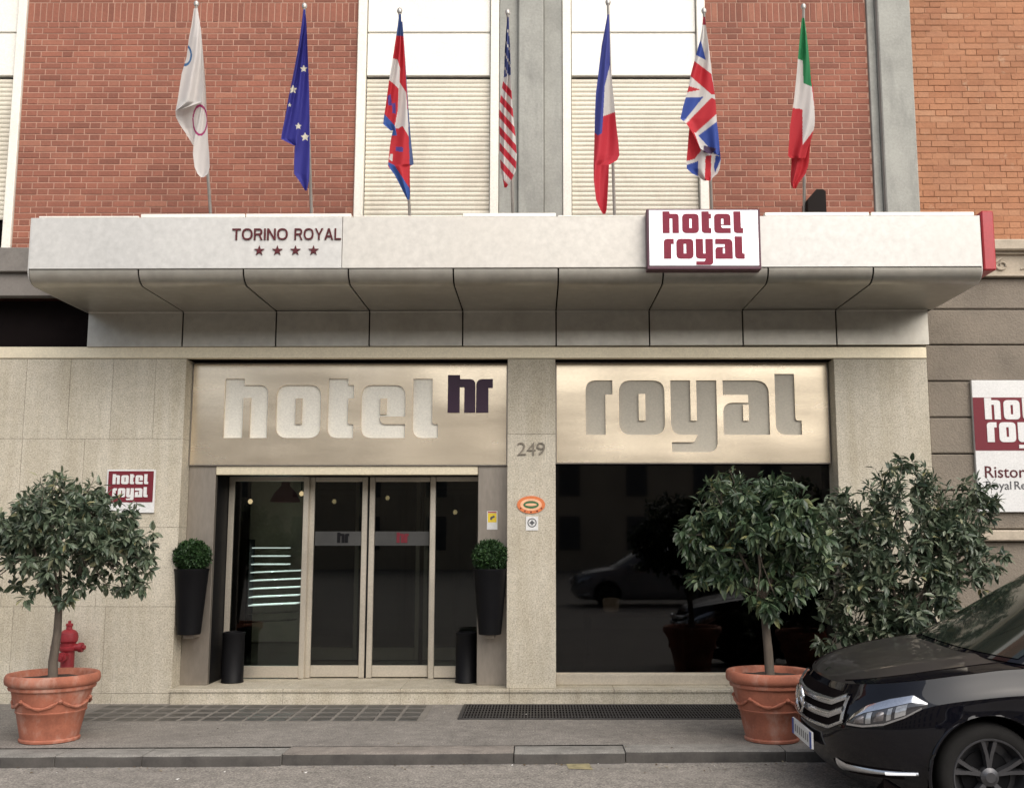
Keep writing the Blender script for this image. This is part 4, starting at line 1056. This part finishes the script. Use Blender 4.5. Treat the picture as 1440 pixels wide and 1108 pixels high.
# ================================================================== LOBBY CONTENTS
t = thing('display_rack', (-3.9, 2.9, .15), 'lit rack of glowing white shelf edges behind the left sidelight', 'shelf')
a = at(352, 870, 3.0); b = at(422, 770, 3.0)
for k in range(10):
    py = 771 + k * 11.6 - (k > 3) * 0
    br = k < 8
    xl = at(352 - (k - 3) * .8, py, 3.0); xr = at((402 if k < 3 else 424 - (k - 3) * 2.0), py - (3 if k > 2 else 0), 3.0)
    q = MB(); h_ = .013 if br else .01
    for (u0, u1) in (((0, 1),) if k < 3 else ((0, .2 + k * .07), (.24 + k * .07, 1))):
        p0, p1 = xl.lerp(xr, min(1, u0)), xl.lerp(xr, min(1, u1))
        q.add([(p.x, y, p.z + dz) for p in (p0, p1) for y in (3.0, 3.25) for dz in (0, h_)], [(0, 4, 5, 1), (2, 3, 7, 6), (1, 5, 7, 3), (0, 2, 6, 4), (0, 1, 3, 2), (4, 6, 7, 5)])
    q.build('shelf', M['shelf_light'] if br else M['glass'], t)
MB().box(xl.x - .03, xl.x, 3.0, 3.25, .15, 1.6).build('side_post', M['black'], t)
t = thing('red_lamp', (-3.3, 3.6, 1.8), 'red tapered lampshade glowing behind the left sidelight glass', 'lamp')
c = at(401, 706, 3.6); tp_ = at(401, 672, 3.6)
MB().lathe([(.20, c.z), (.20, c.z + .02), (.15, c.z + .12), (.06, c.z + .22), (.05, tp_.z)], c.x, 3.6, 24).build('lampshade', M['lamp_red'], t, True)
MB().tube([(c.x, 3.6, tp_.z), (c.x, 3.6, 3.1)], .01, 6).build('cord', M['black'], t)
for k, (px_l, py_l, yy) in enumerate(((352, 705, 4.2), (424, 694, 4.2), (545, 700, 5.5), (470, 705, 5.5), (640, 720, 5.0))):  # pendant globes added to give the dark lobby some light
    c = at(px_l, py_l, yy); t = thing('globe_lamp', c, ['small warm globe lamp at left edge of the left sidelight', 'small warm globe lamp beside the red lampshade', 'small warm globe lamp behind the right door leaf', 'small warm globe lamp behind the left door leaf', 'small warm globe lamp behind the right sidelight'][k], 'lamp', 'lobby lamps')
    MB().lathe([(.004, c.z - .035), (.022, c.z - .028), (.035, c.z), (.022, c.z + .028), (.006, c.z + .035)], c.x, c.y, 14).build('globe', M['globe'], t, True)
    MB().tube([(c.x, c.y, c.z + .05), (c.x, c.y, 3.1)], .006, 5).build('stem', M['black'], t)
t = thing('cream_screen', (-3.6, 4.6, 1.9), 'cream lobby screen seen at the top of the left sidelight', 'screen')
a = at(352, 715, 4.6); b = at(428, 668, 4.6)
MB().box(a.x, b.x, 4.6, 4.66, .15, b.z + .15, .01).build('screen_panel', M['cream'], t)
t = thing('reception_table', (1.2, 3.4, .145), 'low dark red table with pale lamp cube faint behind the dark window', 'table')
a = at(820, 862, 3.0); b = at(975, 848, 3.0)
MB().box(a.x, b.x, 3.0, 3.9, a.z - .05, a.z, .006).build('table_top', mat('dark_red_wood', (.20, .05, .035), .4), t)
for x in (a.x + .08, b.x - .08):
    for y in (3.06, 3.8): MB().box(x - .03, x + .03, y, y + .06, .145, a.z - .051, .004).build('leg', M['black'], t)
tt = thing('lamp_cube', (a.x + .4, 3.3, a.z), 'small cream cube lamp standing on the table behind the dark window', 'lamp')
q = at(848, 845, 3.2); MB().lathe([(.07, a.z + .001), (.10, a.z + .02), (.11, a.z + .14), (.10, a.z + .17), (.05, a.z + .18)], at(860, 850, 3.2).x, 3.3, 20).build('shade', emit('dim_lamp', (.6, .45, .28), .12), tt, True)

# ================================================================== ACROSS THE STREET (seen in reflections)
OB = thing('facing_building', (0, -48, 0), 'tan rendered building across the street, reflected in the glass', 'building')
MB().box(-60, 60, -58, -48, -.2, 12).build('wall', M['tan'], OB)
wm = MB().box(-.6, .6, -.04, .1, -.95, .95, .02).mesh('window'); wm.materials.append(M['pane'])
for i in range(22):
    for j in range(4):
        o = bpy.data.objects.new('window', wm); COL.objects.link(o); o.location = (-40 + i * 3.8, -48, 1.9 + j * 3.0); o.rotation_euler.z = math.pi; adopt(o, OB)

# ================================================================== PARKED CAR
CARX, CARY, CARZ = 1.84, -3.16, -.108
M['paint'] = mat('black_car_paint', (.003, .003, .005), .5, var=.1, coat=.85, spec=.0, rvar=.04)
M['bonnet_paint'] = mat('dusty_black_paint', (.016, .0145, .0135), .5, var=.25, vs=2.5, fine=40, coat=.35, rvar=.08)
M['chrome'] = mat('chrome', (.72, .72, .74), .14, metal=1, var=.03)
M['silver'] = mat('grille_silver', (.55, .56, .58), .25, metal=.9, var=.03)
M['tyre'] = mat('tyre_rubber', (.011, .0105, .010), .9, spec=.25, var=.15, vs=9)
M['rim'] = mat('dark_rim', (.075, .075, .08), .35, metal=.6)
M['lamp_glass'] = mat('lamp_glass', (.45, .46, .47), .08, metal=.55, var=.25, vs=9, coat=1.0)
M['lamp_dark'] = mat('lamp_dark', (.05, .05, .055), .1, metal=.2, coat=1)
M['lamp_lens'] = mat('projector_lens', (.16, .15, .155), .06, metal=.3, coat=1, var=.2, vs=20)
M['screen'] = mat('car_glass', (.012, .016, .013), .04, var=.2, vs=2, coat=.4, spec=.5)
M['plate_ink'] = mat('faint_plate_ink', (.20, .20, .19), .6)
M['plate_blue'] = mat('plate_blue', (.02, .06, .30), .4)
CAR = thing('parked_car', (CARX + 2.1, CARY, CARZ), 'black hatchback car parked at the kerb, front end in view', 'car')
def ipl(x, tab): return float(np.interp(x, [a for a, _ in tab], [b for _, b in tab]))
def smooth(x, tab):
    return (ipl(x, tab) * 2 + ipl(x - .06, tab) + ipl(x + .06, tab)) / 4
HW = [(0, .79), (.08, .845), (.2, .875), (.4, .890), (.6, .893), (.8, .882), (.92, .862), (1, .835)]
X0 = [(0, .17), (.08, .08), (.2, .03), (.4, .0), (.6, .0), (.75, .02), (.88, .055), (1, .12)]
X1 = [(0, 4.2), (.3, 4.33), (.6, 4.36), (1, 4.30)]
ZS = [(0, .775), (.12, .785), (.25, .818), (.45, .860), (.7, .905), (1.0, .945), (1.4, .965), (3.5, 1.04), (4.4, 1.05)]
ZC = [(0, .785), (.12, .80), (.2, .84), (.35, .895), (.6, .955), (.85, .995), (1.05, 1.02), (4.4, 1.05)]
ZB = [(0, .20), (.4, .17), (4.0, .19), (4.4, .26)]
A_ = .78
def outline(s, x0, x1, hw, L0, L1):
    if s < .35:
        f = s / .35 * math.pi / 2
        return x0 + L0 * (1 - abs(math.cos(f)) ** A_), hw * abs(math.sin(f)) ** A_
    if s < .8:
        u = (s - .35) / .45; return x0 + L0 + (x1 - L1 - x0 - L0) * u, hw
    f = (s - .8) / .2 * math.pi / 2
    return x1 - L1 + L1 * abs(math.sin(f)) ** A_, hw * abs(math.cos(f)) ** A_
def body(s, t, side=-1):
    x, y = outline(s, smooth(t, X0), ipl(t, X1), smooth(t, HW), .85, .45)
    zb, zs_ = ipl(x, ZB), smooth(x, ZS)
    # wheel-arch flare and waist crease
    for wx in (.90, 3.60):
        y += .018 * math.exp(-((x - wx) / .42) ** 2) * math.exp(-((t - .45) / .3) ** 2)
    y += .010 * math.exp(-((t - .80) / .05) ** 2) * min(1, max(0, (x - .5) / .5))
    return Vector((CARX + x, CARY + side * y, CARZ + zb + (zs_ - zb) * t)), x
def tz(s, z):                         # height above the road -> t
    t = .5
    for _ in range(6):
        x = outline(s, smooth(t, X0), ipl(t, X1), smooth(t, HW), .85, .45)[0]
        t = (z - ipl(x, ZB)) / (smooth(x, ZS) - ipl(x, ZB))
    return t
NS, NT = 150, 34
ARCH_R, WZ, WXS = .375, .312, (.90, 3.60)
def shell(side):
    mb = MB(); P = []
    for j in range(NT + 1):
        row = []
        for i in range(NS + 1):
            s = i / NS; p, x = body(s, j / NT, side); row.append(p)
        P.append(row)
    inside = [[False] * (NS + 1) for _ in P]
    for j, row in enumerate(P):
        for i, p in enumerate(row):
            for wx in WXS:
                dx, dz = p.x - CARX - wx, p.z - CARZ - WZ; d = math.hypot(dx, dz)
                if abs(p.y - CARY) > .55 and d < ARCH_R:
                    inside[j][i] = True
    V = []; idx = {}
    for j, row in enumerate(P):
        for i, p in enumerate(row):
            q = p.copy()
            if inside[j][i]:
                nb = any(not inside[jj][ii] for jj in (j - 1, j, j + 1) for ii in (i - 1, i, i + 1) if 0 <= jj <= NT and 0 <= ii <= NS)
                if not nb: continue
                for wx in WXS:
                    dx, dz = p.x - CARX - wx, p.z - CARZ - WZ; d = math.hypot(dx, dz)
                    if d < ARCH_R and d > 1e-4:
                        q.x = CARX + wx + dx / d * ARCH_R; q.z = CARZ + WZ + dz / d * ARCH_R
            idx[j, i] = len(mb.v); mb.v.append(tuple(q))
    for j in range(NT):
        for i in range(NS):
            k = [(j, i), (j, i + 1), (j + 1, i + 1), (j + 1, i)]
            if all(a in idx for a in k) and not all(inside[a][b] for a, b in k):
                f = tuple(idx[a] for a in k); mb.f.append(f if side < 0 else f[::-1])
    # wheel houses
    for wx in WXS:
        G = []
        for a in np.linspace(-.35, math.pi + .35, 30):
            G.append([(CARX + wx + ARCH_R * math.cos(a), CARY + side * yy, CARZ + WZ + ARCH_R * math.sin(a)) for yy in (.885, .60, .5)])
        arch = MB().grid(G, flip=side > 0); arch.poly([(CARX + wx + ARCH_R * math.cos(a), CARY + side * .5, CARZ + WZ + ARCH_R * math.sin(a)) for a in np.linspace(-.35, math.pi + .35, 30)])
        arch.build('wheel_arch', M['shadow_gap'], CAR)
        MB().tube([(CARX + wx + (ARCH_R + .004) * math.cos(a), CARY + side * .886, CARZ + WZ + (ARCH_R + .004) * math.sin(a)) for a in np.linspace(-.28, math.pi + .28, 40)], .011, 8).build('arch_lip', M['paint'], CAR, True)
    return mb
bs = shell(-1); b2 = shell(1); n0 = len(bs.v); bs.v += b2.v; bs.f += [tuple(n0 + i for i in f) for f in b2.f]
bs.build('body', M['paint'], CAR, True, 28)
MB().box(CARX + .3, CARX + 4.1, CARY - .70, CARY + .70, CARZ + .18, CARZ + .30).build('underbody', M['shadow_gap'], CAR)
# bonnet: from the shoulder curve inward
def bonnet(s, k, side):
    p, x = body(s, 1.0, side); zs_ = p.z; zc = CARZ + smooth(x, ZC); y = (p.y - CARY) * k
    rise = (1 - abs(k) ** 2.6)
    r1 = .012 * math.exp(-((abs(k) - .62) / .10) ** 2) * min(1, x / .4)
    return Vector((p.x + .05 * (1 - k * k) * max(0, 1 - x / .3) * 0, CARY + y, zs_ + max(.004, zc - zs_) * rise + r1))
bm_ = MB(); SB = .445
for side in (-1, 1):
    G = [[bonnet(SB * i / 70, k, side) for k in np.linspace(1, 0, 22)] for i in range(71)]
    bm_.grid(G, flip=side < 0)
bm_.build('bonnet', M['bonnet_paint'], CAR, True, 30)
for side in (-1, 1):                   # polished wing edge and shut line
    G = [[bonnet(s, k, side) + Vector((0, 0, .004)) for k in (1.0, .97, .93, .89, .86)] for s in np.linspace(.12, SB, 50)]
    MB().grid(G, flip=side < 0).build('wing_edge', M['paint'], CAR, True, 60)
    MB().tube([bonnet(s, .855, side) + Vector((0, 0, .003)) for s in np.linspace(.10, SB, 50)], .0045, 6).build('shut_line', M['shadow_gap'], CAR)
# patches lying on the body surface
def patch(name, s0, s1, zlo, zhi, m, off=.006, n=28, mm=8, side=-1, parent=None):
    G = []
    for i in range(n + 1):
        s = s0 + (s1 - s0) * i / n; a, b = zlo(s), zhi(s); row = []
        for j in range(mm + 1):
            z = a + (b - a) * j / mm; sa = abs(s); sd_ = side if s >= 0 else -side
            t = tz(sa, z); p, x = body(sa, t, sd_)
            e = .004; pa = body(min(1, sa + e), t, sd_)[0]; pb = body(max(0, sa - e), t, sd_)[0]; pc_ = body(sa, min(1, t + .02), sd_)[0]; pd = body(sa, max(0, t - .02), sd_)[0]
            nr = (pa - pb).cross(pc_ - pd)
            if nr.length < 1e-9: nr = Vector((-1, 0, 0))
            nr.normalize()
            if nr.dot(p - Vector((CARX + 2.1, CARY, p.z))) < 0: nr = -nr
            o_ = off(i / n, j / mm) if callable(off) else off
            row.append(p + nr * o_)
        G.append(row)
    mb = MB().grid(G, flip=(side > 0))
    return mb.build(name, m, parent or CAR, True, 60)
def tab(*pts): return lambda s: ipl(s, list(pts))
for side in (-1, 1):
    lo = tab((.132, .565), (.17, .570), (.21, .598), (.245, .652), (.278, .728)); hi = tab((.132, .588), (.147, .645), (.17, .704), (.21, .756), (.25, .790), (.278, .750))
    dome = lambda u, v: .004 + .012 * math.sin(math.pi * min(1, max(0, v))) * math.sin(math.pi * u) ** .5
    hl = patch('headlight', .132, .278, lo, hi, M['lamp_dark'], dome, 34, 10, side)
    dm = lambda k: (lambda u, v: k + .012 * math.sin(math.pi * (.55 + .45 * v)) * math.sin(math.pi * min(.98, .02 + u)) ** .5)
    patch('lamp_brow', .133, .277, lambda s: hi(s) - .36 * (hi(s) - lo(s)), lambda s: hi(s) - .004, M['chrome'], lambda u, v: .008 + .012 * math.sin(math.pi * (.64 + .36 * v)) * math.sin(math.pi * u) ** .5, 40, 4, side, hl)
    patch('lamp_edge', .134, .270, lambda s: lo(s) + .001, lambda s: lo(s) + .013, M['silver'], lambda u, v: .009 + .003 * v, 36, 2, side, hl)
    mid = lambda f: (lambda s: lo(s) + f * (hi(s) - lo(s)))
    for (sa_, sb_) in ((.176, .186), (.214, .222), (.228, .246)):
        patch('reflector', sa_, sb_, mid(.14), mid(.62), M['lamp_glass'], lambda u, v: .014 + .008 * math.sin(math.pi * v), 5, 6, side, hl)
    for (sa_, sb_) in ((.150, .172), (.190, .210)):
        patch('projector', sa_, sb_, mid(.18), mid(.58), M['lamp_lens'], lambda u, v: .010 + .022 * math.sin(math.pi * v) * math.sin(math.pi * u), 10, 10, side, hl)
    patch('lower_intake', .085, .235, tab((.085, .255), (.235, .285)), tab((.085, .325), (.235, .34)), M['shadow_gap'], .003, 24, 4, side)
    patch('bumper_trim', .095, .262, tab((.095, .262), (.12, .275), (.262, .318)), tab((.095, .34), (.12, .318), (.2, .326), (.262, .338)), M['silver'], lambda u, v: .006 + .010 * math.sin(math.pi * v), 26, 6, side)
    patch('running_lamp', .205, .258, tab((.205, .306), (.258, .324)), tab((.205, .324), (.258, .336)), M['lightbox'], lambda u, v: .016 + .004 * math.sin(math.pi * v), 10, 4, side)
    patch('sill', .40, .70, lambda s: .18, lambda s: .23, M['black'], .004, 10, 3, side)
# grille
S_G = .125
glo = lambda s: .520 - .02 * (1 - abs(s) / S_G) + max(0, abs(s) - .085) * 1.4; ghi = lambda s: .750 - max(0, abs(s) - .09) * .6
gr_ = patch('grille', -S_G, S_G, glo, ghi, M['shadow_gap'], .004, 40, 6)
for (dz, th) in ((.045, .042), (.125, .042)):
    patch('grille_louvre', -S_G + .006, S_G - .006, lambda s: glo(s) + dz + .02, lambda s: glo(s) + dz + .02 + th, M['silver'], lambda u, v: .010 + .014 * math.sin(math.pi * v), 36, 5, -1, gr_)
patch('grille_frame', -S_G, S_G, lambda s: glo(s) - .002, lambda s: glo(s) + .020, M['silver'], lambda u, v: .008 + .010 * math.sin(math.pi * v), 40, 4, -1, gr_)
for sg in (-1, 1):
    patch('grille_frame', sg * (S_G - .008), sg * S_G, glo, ghi, M['silver'], .012, 4, 10, -1, gr_)
ex, ez = CARX - .030, CARZ + .635
q = MB(); q.tube([(ex, CARY + .088 * math.cos(a), ez + .088 * math.sin(a)) for a in np.linspace(0, 2 * math.pi, 41)], .010, 8)
for k in range(3):
    a = math.pi / 2 + k * 2 * math.pi / 3
    q.tube([(ex, CARY, ez), (ex, CARY + .085 * math.cos(a), ez + .085 * math.sin(a))], [.017, .004], 6)
q.build('emblem', M['chrome'], CAR, True)
MB().tube([(ex + .012, CARY + .08 * math.cos(a) * u, ez + .08 * math.sin(a) * u) for u in (1,) for a in np.linspace(0, 6.28, 25)], .004, 4).build('emblem_back', M['black'], CAR)
q = MB().lathe([(.001, 0), (.020, .001), (.022, .004), (.014, .007), (.001, .008)], 0, 0, 16); pb_ = bonnet(.0, 0, -1)
q.v = [(CARX + .165 + v[0], CARY + v[1], CARZ + smooth(.165, ZC) + .002 + v[2] + v[0] * .6) for v in q.v]; q.build('bonnet_badge', M['chrome'], CAR, True)
# number plate
MB().box(CARX - .028, CARX - .012, CARY - .26, CARY + .26, CARZ + .345, CARZ + .455, .003).build('number_plate', M['white_sign'], CAR)
for sg in (-1, 1):
    MB().box(CARX - .030, CARX - .0285, CARY + sg * .2375 - .0225, CARY + sg * .2375 + .0225, CARZ + .347, CARZ + .453).build('plate_band', M['plate_blue'], CAR)
for k in range(7):
    y_ = CARY - .165 + k * .055
    MB().box(CARX - .0295, CARX - .0285, y_ - .012, y_ + .012, CARZ + .375, CARZ + .425).build('plate_character', M['plate_ink'], CAR)
# greenhouse
GX0_ = [(0, .90), (.5, 1.29), (1, 1.70)]; GHW = [(0, .815), (.3, .765), (.7, .685), (1, .60)]; GX1_ = [(0, 4.24), (.5, 4.15), (1, 3.95)]
def gh(s, t, side=-1):
    x, y = outline(s, ipl(t, GX0_), ipl(t, GX1_), ipl(t, GHW), .42, .35)
    z0_ = ipl(x, [(.9, 1.0), (1.05, .985), (1.35, .955), (4.3, 1.04)]); z1_ = ipl(x, [(1.7, 1.455), (2.2, 1.50), (2.8, 1.50), (4.0, 1.42)])
    return Vector((CARX + x, CARY + side * y, CARZ + z0_ + (z1_ - z0_) * t))
cab = MB()
for side in (-1, 1):
    cab.grid([[gh(i / 100, j / 14, side) for i in range(101)] for j in range(15)], flip=side > 0)
    top = [gh(i / 100, 1, side) for i in range(101)]
    cab.grid([[Vector((p.x, CARY + (p.y - CARY) * k, p.z + .055 * (1 - k ** 2.2))) for k in np.linspace(1, 0, 12)] for p in top], flip=side < 0)
cab.build('cabin', M['paint'], CAR, True, 40)
def gpatch(name, s0, s1, t0, t1, m, off=.006, side=-1, n=30):
    G = []
    for i in range(n + 1):
        s = s0 + (s1 - s0) * i / n; row = []
        for j in range(9):
            t = t0 + (t1 - t0) * j / 8; sa = abs(s); sd_ = side if s >= 0 else -side
            p = gh(sa, t, sd_); c = Vector((CARX + 2.6, CARY, p.z - .35)); nr = (p - c).normalized() if sa > .35 else (p - Vector((p.x + 1, CARY, p.z - .8))).normalized()
            row.append(p + nr * off)
        G.append(row)
    return MB().grid(G, flip=side > 0).build(name, m, CAR, True, 60)
gpatch('windscreen', -.255, .255, .05, .96, M['screen'])
for side in (-1, 1):
    gpatch('side_window', .375, .50, .10, .90, M['screen'], .005, side); gpatch('side_window', .515, .66, .10, .90, M['screen'], .005, side); gpatch('side_window', .675, .76, .16, .86, M['screen'], .005, side)
    q = MB().lathe([(.02, -.11), (.075, -.09), (.085, 0), (.07, .09), (.02, .10)], 0, 0, 20)
    q.v = [(CARX + 1.52 + v[0] * .8, CARY + side * (.99 + v[2]), CARZ + 1.03 + v[1] * .9) for v in q.v]
    if side < 0: pass
    q.build('wing_mirror', M['paint'], CAR, True)
    MB().tube([(CARX + 1.20 + .04 * k, CARY + .0, CARZ) for k in range(2)], .001, 3) if False else None
for (x_, y_, r_) in ((1.0, -.35, .62), (.98, .25, .55)):
    MB().tube([(CARX + 1.0, CARY + y_, CARZ + 1.018), (CARX + 1.13, CARY + y_ + r_ * .5, CARZ + 1.075), (CARX + 1.20, CARY + y_ + r_ * .95, CARZ + 1.10)], .009, 6).build('wiper', M['black'], CAR)
# wheels
def wheel(wx, side):
    cx_, cz_ = CARX + wx, CARZ + WZ; yo = CARY + side * .865
    def Yf(v): return yo - side * v
    def lat(prof, name, m, parent, n=56, sm=40):
        q = MB().lathe([(r, Yf(v)) for r, v in prof], cx_, cz_, n, False, False, ax='y')
        if side > 0: q.f = [f[::-1] for f in q.f]
        return q.build(name, m, parent, True, sm)
    wb = lat([(.215, .02), (.205, .05), (.20, .12), (.03, .125)], 'wheel', M['rim'], CAR)
    lat([(.222, .012), (.235, .004), (.262, .0), (.288, .006), (.304, .020), (.313, .045), (.315, .06), (.315, .17), (.30, .20), (.22, .205)], 'tyre', M['tyre'], wb)
    lat([(.232, .006), (.228, .0), (.220, .002), (.214, .02)], 'rim_lip', M['rim'], wb)
    lat([(.15, .085), (.15, .09), (.06, .085)], 'brake_disc', M['black'], wb)
    q = MB()
    for k in range(5):
        for dd in (-.10, .10):
            a = math.pi / 2 + k * 2 * math.pi / 5; u = Vector((math.cos(a + dd * .4), math.sin(a + dd * .4))); o2 = Vector((math.cos(a + dd * 1.75), math.sin(a + dd * 1.75)))
            pts = [u * .045, u.lerp(o2, .5) * .13, o2 * .218]; wd = [.013, .015, .018]
            rows = []
            for p, w2, dp in zip(pts, wd, (.028, .018, .010)):
                tn = Vector((-u.y, u.x)) * w2
                rows.append([(cx_ + p.x + tn.x, Yf(dp + .045), cz_ + p.y + tn.y), (cx_ + p.x + tn.x * .7, Yf(dp), cz_ + p.y + tn.y * .7), (cx_ + p.x - tn.x * .7, Yf(dp), cz_ + p.y - tn.y * .7), (cx_ + p.x - tn.x, Yf(dp + .045), cz_ + p.y - tn.y)])
            q.grid(rows)
    q.build('spokes', M['rim'], wb)
    lat([(.001, .008), (.03, .008), (.036, .014), (.055, .024), (.058, .06)], 'hub_cap', M['rim'], wb, 24)
for wx in WXS:
    for side in (-1, 1): wheel(wx, side)

CAR.rotation_euler.x = .030
# silver car across the street (seen only in reflections)
M['silver_paint'] = mat('silver_paint', (.24, .24, .25), .4, metal=.3, coat=.5)
def copy_tree(o, parent=None):
    c = o.copy(); COL.objects.link(c)
    if parent is not None: c.parent = parent
    for ch in [x for x in o.children]:
        k = copy_tree(ch, c); k.matrix_parent_inverse = ch.matrix_parent_inverse
        if ch.data and ch.data.materials and ch.data.materials[0] in (M['paint'], M['bonnet_paint']):
            k.material_slots[0].link = 'OBJECT'; k.material_slots[0].material = M['silver_paint']
    return c
c2 = copy_tree(CAR); c2.rotation_euler = (0, 0, 0); c2.location = (3.0, -17.0, road_z(-17)); tag(c2, 'silver hatchback parked across the street, reflected in the dark window', 'car')
